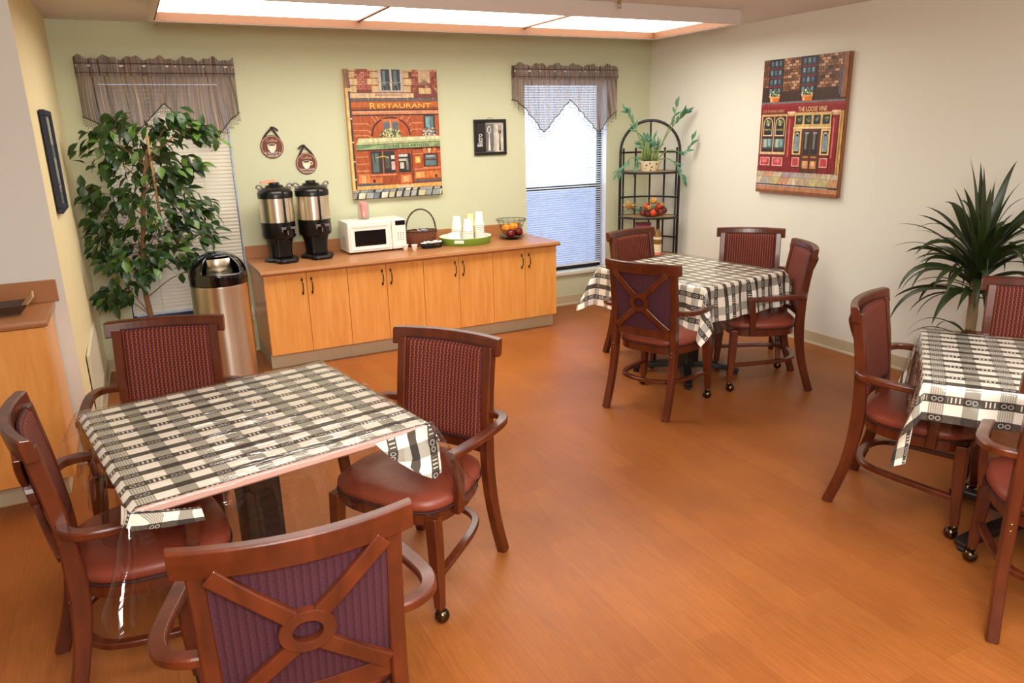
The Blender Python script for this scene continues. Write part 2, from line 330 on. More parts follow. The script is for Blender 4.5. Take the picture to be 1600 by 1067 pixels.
# ------------------------------------------------------------------ mesh builder
class MB:
    def __init__(s): s.v = []; s.f = []; s.uv = {}; s.col = []; s.sm = []
    def add(s, vs, fs, mat=None, smooth=False):
        o = len(s.v)
        for p in vs:
            p = Vector(p)
            s.v.append(mat @ p if mat else p)
        for f in fs: s.f.append([i+o for i in f]); s.sm.append(smooth)
        return s
    def box(s, x0, x1, y0, y1, z0, z1, mat=None):
        vs = [(x, y, z) for x in (x0, x1) for y in (y0, y1) for z in (z0, z1)]
        return s.add(vs, [(0, 1, 3, 2), (4, 6, 7, 5), (0, 4, 5, 1), (2, 3, 7, 6), (0, 2, 6, 4), (1, 5, 7, 3)], mat)
    def rbox(s, x0, x1, y0, y1, z0, z1, r, seg=3, mat=None):          # rounded vertical edges + softened top/bottom
        cs = []
        for cx, cy, a0 in ((x1-r, y1-r, 0), (x0+r, y1-r, 90), (x0+r, y0+r, 180), (x1-r, y0+r, 270)):
            for k in range(seg+1):
                a = math.radians(a0+90*k/seg); cs.append((cx, cy, math.cos(a), math.sin(a)))
        e = min(r, (z1-z0)/2)*0.6
        rings = [(r-e, z0), (r, z0+e), (r, z1-e), (r-e, z1)]
        vs = []; n = len(cs)
        for rad, z in rings: vs += [(cx+c*rad, cy+q*rad, z) for cx, cy, c, q in cs]
        fs = [tuple(reversed(range(n))), tuple(range(3*n, 4*n))]
        for j in range(3):
            for i in range(n): fs.append((j*n+i, j*n+(i+1) % n, (j+1)*n+(i+1) % n, (j+1)*n+i))
        return s.add(vs, fs, mat)
    def lathe(s, prof, c=(0, 0, 0), seg=32, mat=None, smooth=True, sx=1, sy=1, cap=True):
        vs = []; n = len(prof)
        for r, z in prof:
            for k in range(seg):
                a = 2*math.pi*k/seg; vs.append((c[0]+r*math.cos(a)*sx, c[1]+r*math.sin(a)*sy, c[2]+z))
        fs = []
        for j in range(n-1):
            for k in range(seg): fs.append((j*seg+k, j*seg+(k+1) % seg, (j+1)*seg+(k+1) % seg, (j+1)*seg+k))
        s.add(vs, fs, mat, smooth)
        if cap:
            for j, fl in ((0, True), (n-1, False)):
                if prof[j][0] > 1e-4:
                    q = [(c[0]+prof[j][0]*math.cos(2*math.pi*k/seg)*sx, c[1]+prof[j][0]*math.sin(2*math.pi*k/seg)*sy, c[2]+prof[j][1]) for k in range(seg)]
                    s.add(q, [tuple(reversed(range(seg))) if fl else tuple(range(seg))], mat)
        return s
    def tube(s, pts, r, seg=8, closed=False, mat=None):
        pts = [Vector(p) for p in pts]; n = len(pts); vs = []
        rs = r if isinstance(r, (list, tuple)) else [r]*n
        up = Vector((0, 0, 1)); prev = None
        for i, p in enumerate(pts):
            if closed: d = pts[(i+1) % n]-pts[i-1]
            else: d = pts[min(i+1, n-1)]-pts[max(i-1, 0)]
            d.normalize()
            if prev is None:
                a = d.cross(up) if abs(d.z) < 0.95 else d.cross(Vector((1, 0, 0)))
            else: a = prev-d*prev.dot(d)
            a.normalize(); prev = a; bb = d.cross(a)
            for k in range(seg):
                th = 2*math.pi*k/seg; vs.append(p+a*(math.cos(th)*rs[i])+bb*(math.sin(th)*rs[i]))
        fs = []
        for i in range(n if closed else n-1):
            j = (i+1) % n
            for k in range(seg): fs.append((i*seg+k, i*seg+(k+1) % seg, j*seg+(k+1) % seg, j*seg+k))
        if not closed: fs += [tuple(reversed(range(seg))), tuple((n-1)*seg+k for k in range(seg))]
        return s.add(vs, fs, mat, True)
    def beam(s, pts, w, h, side=(1, 0, 0), mat=None, closed=False):
        """rectangular section swept along pts; w measured along `side`-ish, h across."""
        pts = [Vector(p) for p in pts]; n = len(pts); vs = []
        ws = w if isinstance(w, (list, tuple)) else [w]*n; hs = h if isinstance(h, (list, tuple)) else [h]*n
        sd = Vector(side)
        for i, p in enumerate(pts):
            d = (pts[(i+1) % n]-pts[i-1]) if closed else (pts[min(i+1, n-1)]-pts[max(i-1, 0)])
            d.normalize(); a = sd-d*sd.dot(d); a.normalize(); bb = d.cross(a)
            c = 0.22
            for u, v in ((-1, -1+c), (-1+c, -1), (1-c, -1), (1, -1+c), (1, 1-c), (1-c, 1), (-1+c, 1), (-1, 1-c)):
                vs.append(p+a*(u*ws[i]/2)+bb*(v*hs[i]/2))
        fs = []
        for i in range(n if closed else n-1):
            j = (i+1) % n
            for k in range(8): fs.append((i*8+k, i*8+(k+1) % 8, j*8+(k+1) % 8, j*8+k))
        if not closed: fs += [tuple(reversed(range(8))), tuple((n-1)*8+k for k in range(8))]
        return s.add(vs, fs, mat)
    def prism(s, poly, z0, z1, mat=None):
        n = len(poly); vs = [(x, y, z0) for x, y in poly]+[(x, y, z1) for x, y in poly]
        fs = [tuple(reversed(range(n))), tuple(range(n, 2*n))]+[(i, (i+1) % n, n+(i+1) % n, n+i) for i in range(n)]
        return s.add(vs, fs, mat)
    def ball(s, c, r, seg=12, rings=8, sc=(1, 1, 1), mat=None):
        prof = [(r*math.sin(math.pi*i/rings), -r*math.cos(math.pi*i/rings)*sc[2]) for i in range(rings+1)]
        prof[0] = (1e-5, prof[0][1]); prof[-1] = (1e-5, prof[-1][1])
        return s.lathe(prof, c, seg, mat, True, sc[0], sc[1], cap=False)
    def grid(s, fn, nu, nv, uvfn=None, smooth=True, thick=None):
        o = len(s.v)
        for j in range(nv+1):
            for i in range(nu+1):
                s.v.append(Vector(fn(i/nu, j/nv)))
                if uvfn: s.uv[o+j*(nu+1)+i] = uvfn(i/nu, j/nv)
        for j in range(nv):
            for i in range(nu):
                a = o+j*(nu+1)+i; s.f.append([a, a+1, a+nu+2, a+nu+1]); s.sm.append(smooth)
        return s
    def build(s, name, mat, parent=None, loc=None, rot=None, bevel=0, smooth=None, mods=None):
        me = bpy.data.meshes.new(name); me.from_pydata([tuple(v) for v in s.v], [], s.f)
        me.materials.append(MATS[mat])
        for p, sm in zip(me.polygons, s.sm): p.use_smooth = sm if smooth is None else smooth
        if s.uv:
            ul = me.uv_layers.new(name='UVMap')
            for lp in me.loops: ul.data[lp.index].uv = s.uv.get(lp.vertex_index, (0, 0))
        if s.col:
            ca = me.color_attributes.new('paint', 'FLOAT_COLOR', 'CORNER')
            for p, c in zip(me.polygons, s.col):
                for li in p.loop_indices: ca.data[li].color = c
        me.validate(); me.update()
        o = bpy.data.objects.new(name, me); COL.objects.link(o)
        if parent: o.parent = parent
        if loc: o.location = loc
        if rot: o.rotation_euler = rot
        if bevel:
            bv = o.modifiers.new('bevel', 'BEVEL'); bv.width = bevel; bv.segments = 2; bv.limit_method = 'ANGLE'; bv.angle_limit = math.radians(50)
        return o
def thing(name, label, cat, loc=(0, 0, 0), rz=0, group=None):
    o = bpy.data.objects.new(name, None); COL.objects.link(o); o.location = loc; o.rotation_euler = (0, 0, rz)
    o.empty_display_size = 0.05
    o['label'] = label; o['category'] = cat
    if group: o['group'] = group
    return o
def tag(o, label, cat, group=None):
    o['label'] = label; o['category'] = cat
    if group: o['group'] = group
    return o
def struct(o): o['kind'] = 'structure'; return o
def copy_tree(o, parent=None):
    kids = [k for k in bpy.data.objects if k.parent == o]
    c = o.copy(); COL.objects.link(c)
    if parent: c.parent = parent
    for k in kids: copy_tree(k, c)
    return c
def arc(cx, cy, r, a0, a1, n, z=0): return [(cx+r*math.cos(math.radians(a0+(a1-a0)*i/n)), cy+r*math.sin(math.radians(a0+(a1-a0)*i/n)), z) for i in range(n+1)]
def smoothpts(pts, k=3):
    pts = [Vector(p) for p in pts]
    for _ in range(k):
        o = [pts[0]]
        for a, b_ in zip(pts, pts[1:]): o += [a*0.75+b_*0.25, a*0.25+b_*0.75]
        o.append(pts[-1]); pts = o
    return pts
def text(body, mat, parent, width, height, loc, rot, name='lettering', ext=0.0004, mirror=False):
    cu = bpy.data.curves.new('t', 'FONT'); cu.body = body; cu.size = 1; cu.extrude = 0; cu.resolution_u = 3; cu.align_x = 'LEFT'
    to = bpy.data.objects.new('t', cu); COL.objects.link(to)
    dg = bpy.context.evaluated_depsgraph_get(); dg.update()
    me = bpy.data.meshes.new_from_object(to.evaluated_get(dg)); bpy.data.objects.remove(to)
    xs = [v.co.x for v in me.vertices]; ys = [v.co.y for v in me.vertices]
    x0, x1, y0, y1 = min(xs), max(xs), min(ys), max(ys)
    for v in me.vertices: v.co = Vector(((v.co.x-x0)/(x1-x0)*width, (v.co.y-y0)/(y1-y0)*height, 0))
    me.materials.clear(); me.materials.append(MATS[mat]); me.name = name
    o = bpy.data.objects.new(name, me); COL.objects.link(o); o.parent = parent; o.location = loc; o.rotation_euler = rot
    return o
for nm, cc in (('ink_gold', (246, 196, 78)), ('ink_black', (22, 24, 20)), ('ink_cream', (240, 214, 160)), ('ink_white', (240, 238, 232)), ('ink_tan', (214, 170, 130)), ('ink_yellow', (206, 196, 84)), ('ink_grey', (120, 120, 118))):
    plain(nm, cc, 0.6, var=0.0)

# ================================================================== ROOM
H = 2.44
XB = -7.6; YB = -9.0
struct(MB().box(XB, 0.12, YB, 0.15, -0.1, 0).build('floor', 'wood_floor'))
struct(MB().box(XB, 0.12, YB, 0.15, H, H+0.1).build('ceiling', 'ceiling_paint'))
W1 = (-4.715, -3.865, 0.33, 2.08); W2 = (-1.372, -0.495, 0.33, 2.08)
b_ = MB()
b_.box(-5.1, W1[0], 0, 0.15, 0, H); b_.box(W1[1], W2[0], 0, 0.15, 0, H); b_.box(W2[1], 0.12, 0, 0.15, 0, H)
for w in (W1, W2): b_.box(w[0], w[1], 0, 0.15, 0, w[2]); b_.box(w[0], w[1], 0, 0.15, w[3], H)
struct(b_.build('wall_back', 'wall_green'))
struct(MB().box(0, 0.12, YB, 0, 0, H).build('wall_right', 'wall_cream'))
struct(MB().prism([(-4.93, 0), (-5.1, 0), (-5.1, -1.68), (-4.99, -1.749), (-4.96, -1.749)], 0, H).build('wall_left', 'wall_yellow'))
struct(MB().prism([(-4.9605, -1.7495), (-4.9605, -1.745), (-5.05, -1.6), (XB, -1.6), (XB, -1.7495)], 0, H).build('wall_front_left', 'wall_white'))
struct(MB().box(XB-0.12, XB, YB, -1.6, 0, H).build('wall_side', 'wall_white'))
struct(MB().box(XB, 0, YB-0.12, YB, 0, H).build('wall_rear', 'wall_cream'))
# vinyl baseboards with a toe lip
def baseboard(name, p0, p1, n):
    p0 = Vector((*p0, 0)); p1 = Vector((*p1, 0)); n = Vector((*n, 0)); h = 0.097
    prof = [(0, 0), (0.014, 0), (0.013, 0.008), (0.006, 0.02), (0.005, h-0.004), (0.0035, h), (0, h)]
    vs = [p+n*a+Vector((0, 0, z)) for p in (p0, p1) for a, z in prof]; k = len(prof)
    return struct(MB().add(vs, [(i, (i+1) % k, k+(i+1) % k, k+i) for i in range(k)]+[tuple(range(k)), tuple(reversed(range(k, 2*k)))]).build(name, 'vinyl_base'))
baseboard('baseboard_back', (-4.92, 0), (-3.86, 0), (0, -1)); baseboard('baseboard_back_right', (-1.41, 0), (0, 0), (0, -1))
baseboard('baseboard_right', (0, 0), (0, YB), (-1, 0)); baseboard('baseboard_left', (-4.93, 0), (-4.96, -1.75), (1, 0)); baseboard('baseboard_front_left', (-5.0, -1.75), (-4.955, -1.75), (0, -1))
# windows: dark aluminium double-hung sashes
def window(n, w, sill=True):
    x0, x1, z0, z1 = w; o = MB(); y0, y1 = 0.095, 0.135
    for a in ((x0, x0+0.03, z0, z1), (x1-0.03, x1, z0, z1), (x0, x1, z1-0.03, z1), (x0, x1, z0, z0+0.035), (x0, x1, 1.10, 1.14)): o.box(a[0], a[1], y0, y1, a[2], a[3])
    fr = struct(o.build('window_%d' % n, 'bronze_aluminium', bevel=0.002))
    g1 = MB().box(x0+0.03, x1-0.03, 0.120, 0.123, 1.14, z1-0.03).build('glass_pane', 'window_glass', fr)
    g2 = MB().box(x0+0.03, x1-0.03, 0.110, 0.113, z0+0.035, 1.10).build('glass_pane', 'window_glass', fr)
    g3 = MB().box(x0+0.03, x1-0.03, 0.1285, 0.1295, z0+0.035, 1.10).build('insect_screen', 'insect_screen', fr)
    lr = MB().box(x0+0.0005, x0+0.003, 0.002, 0.094, z0+0.003, z1-0.0005).box(x1-0.003, x1-0.0005, 0.002, 0.094, z0+0.003, z1-0.0005).box(x0+0.003, x1-0.003, 0.002, 0.094, z1-0.003, z1-0.0005).build('reveal_lining', 'painted_white', fr)
    s = MB().rbox(x0-0.02, x1+0.02, -0.028, 0.095, z0-0.032, z0+0.002, 0.008).build('window_sill', 'painted_trim', fr)
    return fr
window(1, W1); window(2, W2)
struct(MB().box(-30, 40, 0.3, 70, -0.25, -0.15).build('floor_outside', 'outside_paving'))

# ================================================================== BLINDS
def blind(w, closed, label, mat):
    x0, x1, z0, z1 = w; x0 += 0.006 if not closed else 0.012; x1 -= 0.035 if not closed else 0.012; y = 0.045
    t_ = thing('window_blind', label, 'blind', ((x0+x1)/2, y, z1-0.03)); hw = (x1-x0)/2
    MB().rbox(-hw, hw, -0.018, 0.018, -0.012, 0.028, 0.003).build('head_rail', mat, t_)
    sl = MB(); pitch = 0.0275 if closed else 0.0212; nsl = int((z1-0.06-(z0+0.045))/pitch)
    ang = math.radians(60 if closed else 16)
    for i in range(nsl):
        zc = -0.03-i*pitch; hwid = 0.0172 if closed else 0.0125; rows = []
        for k in (-1, 0, 1):
            a = k*hwid; yy = a*math.cos(ang); zz = zc+(a*math.sin(ang) if closed else a*math.sin(ang))+((0.0018 if not closed else 0.001) if k == 0 else 0)
            if closed and k == 0: yy -= 0.0035
            rows.append([(-hw, yy, zz), (hw, yy, zz)])
        vs = [p for rrow in rows for p in rrow]+[(p[0], p[1]+0.0003, p[2]-0.0006) for rrow in rows for p in rrow]
        sl.add(vs, [(0, 1, 3, 2), (2, 3, 5, 4), (6, 8, 9, 7), (8, 10, 11, 9), (0, 6, 7, 1), (4, 5, 11, 10)], smooth=False)
    sl.build('slats', mat, t_)
    zb = -0.03-nsl*pitch
    MB().rbox(-hw, hw, -0.013, 0.013, zb-0.010, zb+0.008, 0.003).build('bottom_rail', mat, t_)
    for fx in (-0.62, 0.62) if not closed else (-0.5, 0.5):
        MB().tube([(hw*fx, -0.014, -0.01), (hw*fx, -0.014, zb)], 0.0012, 5).build('ladder_cord', mat, t_)
    MB().tube([(-hw+0.07, -0.02, -0.01), (-hw+0.072, -0.022, -0.75)], 0.0035, 6).build('tilt_wand', 'clear_glass', t_)
    return t_
blind(W1, True, 'closed cream slatted blind behind the ficus tree', 'slat_cream')
blind(W2, False, 'open white slatted blind with daylight coming through, right of the cabinets', 'slat_white')

# ================================================================== VALANCES
def valance(x0, x1, bottom, label):
    """bottom: list of (x, z)."""
    t_ = thing('window_valance', label, 'valance', ((x0+x1)/2, -0.05, 2.15))
    cx = (x0+x1)/2; Wd = x1-x0
    def bz(x):
        for (a, za), (c, zc) in zip(bottom, bottom[1:]):
            if x <= c: return za+(zc-za)*(x-a)/(c-a)
        return bottom[-1][1]
    rnd = random.Random(len(label))
    ph = [rnd.uniform(0, 6) for _ in range(6)]
    def wav(u): return 0.010*math.sin(u*70+ph[0]+2*math.sin(u*11))+0.008*math.sin(u*133+ph[1])+0.003*math.sin(u*240)
    def plane_y(u):
        e = min(u, 1-u)*Wd
        return 0.0 if e > 0.02 else 0.04*(1-e/0.02)
    m_ = MB()
    def skirt(u, v):
        x = x0+u*Wd; z1 = 2.125; z0 = bz(x)
        return (x-cx, plane_y(u)-0.0+wav(u)*(0.35+0.65*v), z1+(z0-z1)*v-2.15)
    m_.grid(skirt, 220, 14, lambda u, v: (u*Wd*1.0+0.02*math.sin(v*2+u*9), v*0.4))
    m_.build('skirt', 'sheer_stripe', t_)
    h = MB()
    def head(u, v):
        x = x0+u*Wd; top = 2.205+0.012*math.sin(u*38+ph[2])+0.007*math.sin(u*91+ph[3]); y = plane_y(u)-0.006-0.012*math.sin(math.pi*min(1, v*1.6))+wav(u)*0.6
        return (x-cx, y, 2.085+(top-2.085)*v-2.15)
    h.grid(head, 220, 8, lambda u, v: (u*Wd*1.3, v*0.3)); h.build('ruffled_header', 'sheer_stripe', t_)
    hb = MB()
    def head2(u, v):
        p = head(u, v); return (p[0], p[1]+0.018, p[2])
    hb.grid(head2, 110, 4, lambda u, v: (u*Wd*1.3+5, v*0.3)); hb.build('header_back', 'sheer_stripe', t_)
    ed = MB()
    for zz in (2.165, 2.105): ed.tube([(x0+i/60*Wd-cx, plane_y(i/60)-0.022+wav(i/60)*0.5, zz-2.15+0.001*math.sin(i*1.7)) for i in range(61)], 0.0022, 5)
    pts = [skirt(i/160, 1) for i in range(161)]; ed.tube(pts, 0.0042, 5); ed.build('edge_binding', 'valance_edge', t_)
    bd = MB(); n = int(Wd/0.0115)
    for i in range(n+1):
        p = skirt(i/n, 1); ln_ = 0.045+0.02*((i*7) % 3)/2
        bd.tube([(p[0], p[1], p[2]), (p[0], p[1], p[2]-ln_)], 0.0006, 3)
        for k in (0.35, 0.65, 1.0): bd.ball((p[0], p[1], p[2]-ln_*k), 0.0032 if k < 1 else 0.0045, 6, 4, (1, 1, 1.4))
    o = bd.build('bead_fringe', 'bead', t_); o['kind'] = 'stuff'
    MB().tube([(x0+0.01-cx, 0.006, 0.0), (x1-0.01-cx, 0.006, 0.0)], 0.009, 8).build('curtain_rod', 'white_plastic', t_)
    return t_
valance(-4.805, -3.783, [(-4.81, 1.825), (-4.74, 1.79), (-4.54, 1.655), (-4.29, 1.905), (-4.002, 1.62), (-3.86, 1.78), (-3.78, 1.84)], 'sheer striped valance above the ficus tree window')
valance(-1.497, -0.40, [(-1.50, 1.92), (-1.40, 1.85), (-1.205, 1.632), (-0.927, 1.913), (-0.621, 1.62), (-0.50, 1.75), (-0.39, 1.843)], 'sheer striped valance over the bright window by the corner rack')

# ================================================================== CEILING LIGHT
cl = thing('ceiling_light', 'long white three-panel fluorescent ceiling fixture, switched on', 'ceiling light', (-2.41, -1.25, H))
X0, X1, Y0, Y1, ZB = -1.93, 1.83, -0.53, 0.45, -0.095
fm = MB()
fm.box(X0, X1, Y0, Y0+0.022, ZB, 0).box(X0, X1, Y1-0.022, Y1, ZB, 0).box(X0, X0+0.022, Y0+0.022, Y1-0.022, ZB, 0).box(X1-0.022, X1, Y0+0.022, Y1-0.022, ZB, 0)
fm.build('frame', 'fixture_white', cl, bevel=0.003)
im = MB(); zl = -0.042
im.box(X0+0.022, X1-0.022, Y1-0.030, Y1-0.0225, ZB+0.004, zl).box(X0+0.022, X1-0.022, Y0+0.0225, Y0+0.030, ZB+0.004, zl).box(X0+0.0225, X0+0.030, Y0+0.030, Y1-0.030, ZB+0.004, zl).box(X1-0.030, X1-0.0225, Y0+0.030, Y1-0.030, ZB+0.004, zl)
im.build('inner_lip', 'fixture_wood', cl)
xs = [X0+0.03, -0.65, 0.61, X1-0.03]
for a, c in zip(xs, xs[1:]):
    MB().box(a+0.010, c-0.010, Y0+0.031, Y1-0.031, zl, zl+0.004).build('diffuser', 'lamp_diffuser', cl)
for a in xs[1:3]: MB().box(a-0.012, a+0.012, Y0+0.031, Y1-0.031, zl-0.010, zl+0.004).build('divider', 'fixture_wood', cl)
sp = thing('sprinkler_head', 'small brass sprinkler head hanging from the ceiling beside the light', 'sprinkler', (-1.72, -1.93, H))
MB().lathe([(0.03, 0), (0.03, -0.004), (0.012, -0.01), (0.009, -0.03), (0.011, -0.036)], (0, 0, 0), 14).build('body', 'lens_brass', sp)
MB().tube([(-0.009, 0, -0.03), (-0.012, 0, -0.045), (0, 0, -0.058)], 0.002, 5).tube([(0.009, 0, -0.03), (0.012, 0, -0.045), (0, 0, -0.058)], 0.002, 5).lathe([(0.014, -0.062), (0.014, -0.058)], (0, 0, 0), 10).build('deflector', 'lens_brass', sp)
hk = tag(MB().lathe([(0.012, 0), (0.012, -0.004), (0.003, -0.006), (0.003, -0.015)], (0, 0, 0), 10).tube([(0, 0, -0.012), (0.012, 0, -0.022), (0.008, 0, -0.036), (-0.006, 0, -0.036), (-0.010, 0, -0.026)], 0.0022, 6).build('ceiling_hook', 'brass', loc=(-4.27, -0.16, H)), 'tiny metal hook in the ceiling at the left end of the light', 'hook')

# ================================================================== CABINETS
def pull(parent, x, z):
    o = MB(); o.tube(smoothpts([(0, 0, 0.05), (0, -0.012, 0.045), (0, -0.026, 0.03), (0, -0.03, 0), (0, -0.026, -0.03), (0, -0.012, -0.045), (0, 0, -0.05)], 2), 0.004, 6)
    for zz in (0.05, -0.05): o.ball((0, -0.003, zz), 0.008, 8, 6, (1, .6, 1.7))
    for zz in (0.018, 0, -0.018): o.ball((0, -0.03, zz), 0.0065, 8, 6)
    return o.build('handle', 'caster_metal', parent, (x, 0, z))
def cabinet_unit(x, w, y, depth, z0, z1, label, group, mats='maple', toe=0.07):
    """front plane at y (facing -y)"""
    t_ = thing('base_cabinet', label, 'cabinet', (x+w/2, y, 0), 0, group)
    MB().box(-w/2, w/2, 0.019, depth, z0, z1).build('body', mats, t_)
    MB().box(-w/2+(0 if toe else 0), w/2, toe, depth, 0, z0).build('toe_kick', 'vinyl_base', t_)
    for s in (-1, 1):
        a, c = (-w/2+0.001, -0.0015) if s < 0 else (0.0015, w/2-0.001)
        d = MB().rbox(a, c, 0, 0.018, z0+0.001, z1-0.006, 0.002, 2).build('door', mats, t_)
        pull(d, -0.034*1 if s < 0 else 0.034, z1-0.105)
    return t_
CX0, CW, CY, CZT, CZB = -3.842, 0.602, -0.647, 0.7135, 0.116
cl_ = ['under the coffee urns', 'under the microwave', 'under the green tray', 'under the fruit bowl']
od = ['leftmost', 'second from the left', 'third from the left', 'rightmost']
for i in range(4):
    cabinet_unit(CX0+i*CW, CW-0.001, CY, 0.640, CZB, CZT, 'two-door maple base cabinet %s, %s of the long row' % (cl_[i], od[i]), 'maple base cabinets along the back wall')
ct = thing('countertop', 'long brown laminate countertop holding the coffee urns and microwave', 'countertop', (CX0+2*CW, -0.34, 0.7456))
o = MB(); hw = 2*CW+0.022; prof = [(-0.34, -0.012), (-0.343, -0.018), (-0.338, -0.032), (0.34, -0.032), (0.34, 0), (-0.33, 0), (-0.338, -0.004)]
k = len(prof); vs = [(sx_, a, z) for sx_ in (-hw, hw) for a, z in prof]
o.add(vs, [(i, k+i, k+(i+1) % k, (i+1) % k) for i in range(k)]+[tuple(range(k)), tuple(reversed(range(k, 2*k)))]); o.build('top', 'laminate', ct, bevel=0.004)
MB().rbox(-hw, hw-0.03, 0.318, 0.338, 0.0, 0.098, 0.003, 2).build('backsplash', 'laminate', ct)
# left-hand cabinet
lc = thing('base_cabinet', 'maple base cabinet against the white wall at the left edge', 'cabinet', (-5.50, -2.18, 0))
MB().box(-0.46, 0.47, 0.019, 0.42, 0.115, 0.868).build('body', 'maple', lc)
MB().box(-0.46, 0.43, 0.075, 0.42, 0, 0.115).build('toe_kick', 'vinyl_base', lc)
MB().rbox(0.01, 0.468, 0, 0.018, 0.116, 0.862, 0.002, 2).build('door', 'maple', lc)
MB().rbox(-0.455, 0.005, 0, 0.018, 0.116, 0.862, 0.002, 2).build('door', 'maple', lc)
lt = thing('countertop', 'short brown laminate countertop on the left-hand cabinet', 'countertop', (-5.49, -1.97, 0.90))
o = MB(); prof = [(-0.235, -0.012), (-0.238, -0.018), (-0.233, -0.032), (0.218, -0.032), (0.218, 0), (-0.225, 0), (-0.233, -0.004)]
vs = [(sx_, a, z) for sx_ in (-0.49, 0.477) for a, z in prof]; k = len(prof)
o.add(vs, [(i, k+i, k+(i+1) % k, (i+1) % k) for i in range(k)]+[tuple(range(k)), tuple(reversed(range(k, 2*k)))]); o.build('top', 'laminate', lt, bevel=0.004)
MB().rbox(-0.49, 0.50, 0.197, 0.217, 0.0, 0.108, 0.003, 2).build('backsplash', 'laminate', lt)
# ================================================================== CHAIRS
def make_chair():
    t_ = thing('dining_chair', '', 'chair')
    px = 0.196
    # rear legs run on up as back posts
    prof = [(-0.292, 0.0), (-0.272, 0.06), (-0.238, 0.17), (-0.212, 0.30), (-0.200, 0.42), (-0.203, 0.54), (-0.216, 0.70), (-0.232, 0.80), (-0.246, 0.89)]
    for s in (-1, 1):
        pts = smoothpts([(s*(px+0.008*(1-min(1, z/0.4))), y, z) for y, z in prof], 2)
        n = len(pts)
        hs = [0.044+0.012*math.exp(-((p.z-0.42)/0.16)**2) for p in pts]
        MB().beam(pts, 0.038, hs).build('back_leg', 'chair_wood', t_, bevel=0.002)
        MB().lathe([(0.013, 0), (0.014, 0.006), (0.010, 0.010)], (s*(px+0.008), -0.291, -0.001), 12).build('glide', 'glide_metal', t_)
    # curved top rail
    def ry(x): return -0.292+0.046*(x/0.242)**2
    def bend(x, z, dy=0): return (x, ry(x)+dy-(z-0.90)*0.17, z)
    r_ = MB(); nseg = 18; vs = []
    for i in range(nseg+1):
        x = -0.242+0.484*i/nseg
        for dy, z in ((-0.016, 0.862), (-0.018, 0.900), (-0.016, 0.924), (-0.010, 0.928), (0.012, 0.926), (0.017, 0.920), (0.017, 0.866), (0.012, 0.860)):
            vs.append((x, ry(x)+dy-(z-0.90)*0.15, z))
    fs = []
    for i in range(nseg):
        for k in range(8): fs.append((i*8+k, i*8+(k+1) % 8, (i+1)*8+(k+1) % 8, (i+1)*8+k))
    fs += [tuple(reversed(range(8))), tuple(nseg*8+k for k in range(8))]
    r_.add(vs, fs).build('top_rail', 'chair_wood', t_, bevel=0.0025)
    # lower back rail
    r_ = MB(); vs = []
    for i in range(nseg+1):
        x = -0.182+0.364*i/nseg; yy = -0.222+0.02*(x/0.19)**2
        for dy, z in ((-0.012, 0.475), (-0.012, 0.525), (0.012, 0.525), (0.012, 0.475)): vs.append((x, yy+dy, z))
    fs = []
    for i in range(nseg):
        for k in range(4): fs.append((i*4+k, i*4+(k+1) % 4, (i+1)*4+(k+1) % 4, (i+1)*4+k))
    fs += [(3, 2, 1, 0), tuple(nseg*4+k for k in range(4))]
    r_.add(vs, fs).build('lower_rail', 'chair_wood', t_, bevel=0.002)
    # upholstered back, front cushion
    def yb(x, z):                                     # centre surface of the back at x, z
        k = (z-0.50)/(0.90-0.50)
        return (-0.222+0.02*(x/0.19)**2)*(1-k)+(-0.290+0.046*(x/0.242)**2)*k
    c_ = MB()
    def cush(front):
        def fn(u, v):
            x = (-1+2*u)*0.182; z = 0.520+0.372*v
            e = min(min(u, 1-u)*0.364, min(v, 1-v)*0.372)
            b2 = 0.020+0.018*min(1, e/0.02)**0.5+0.007*math.sin(math.pi*u)*math.sin(math.pi*v)
            return (x, yb(x, z)+(b2 if front else 0.002), z)
        return fn
    nu, nv = 22, 20
    c_.grid(cush(True), nu, nv)
    o = c_.build('back_cushion', 'chair_fabric', t_)
    o2 = MB(); pts = [cush(True)(a, b2) for a, b2 in [(i/20, 0.004) for i in range(21)]+[(0.996, i/20) for i in range(1, 21)]+[(1-i/20, 0.996) for i in range(1, 21)]+[(0.004, 1-i/20) for i in range(1, 20)]]
    o2.tube(pts, 0.0032, 5, closed=True).build('piping', 'fabric_binding', o)
    MB().grid(lambda u, v: (lambda x, z: (x, yb(x, z)-0.003, z))((1-2*u)*0.180, 0.525+0.36*v), 14, 6).build('back_panel', 'chair_fabric_back', t_)
    # X brace with ring behind the panel
    cz = 0.690; xb = MB()
    def pt(x, z): return (x, yb(x, z)-0.016, z)
    for sx_ in (-1, 1):
        for (xe, ze) in ((0.172, 0.868), (0.168, 0.528)):
            q = [pt(sx_*(0.030+(xe-0.030)*k), cz+(0.040 if ze > cz else -0.040)*1+(ze-cz-(0.040 if ze > cz else -0.040))*k) for k in (0, .25, .5, .75, 1)]
            xb.beam(q, 0.020, [0.038, 0.036, 0.035, 0.036, 0.040], side=(0, 1, 0))
    xb.build('cross_brace', 'chair_wood', t_, bevel=0.002)
    rg = MB(); vs = []; ns = 28
    for i in range(ns):
        a = 2*math.pi*i/ns
        for rr, dy in ((0.031, -0.012), (0.060, -0.012), (0.060, 0.012), (0.031, 0.012)):
            x = rr*math.cos(a); z = cz+rr*math.sin(a)*0.92; p = pt(x, z); vs.append((p[0], p[1]+dy, p[2]))
    fs = [(i*4+k, ((i+1) % ns)*4+k, ((i+1) % ns)*4+(k+1) % 4, i*4+(k+1) % 4) for i in range(ns) for k in range(4)]
    rg.add(vs, fs).build('brace_ring', 'chair_wood', t_, bevel=0.002)
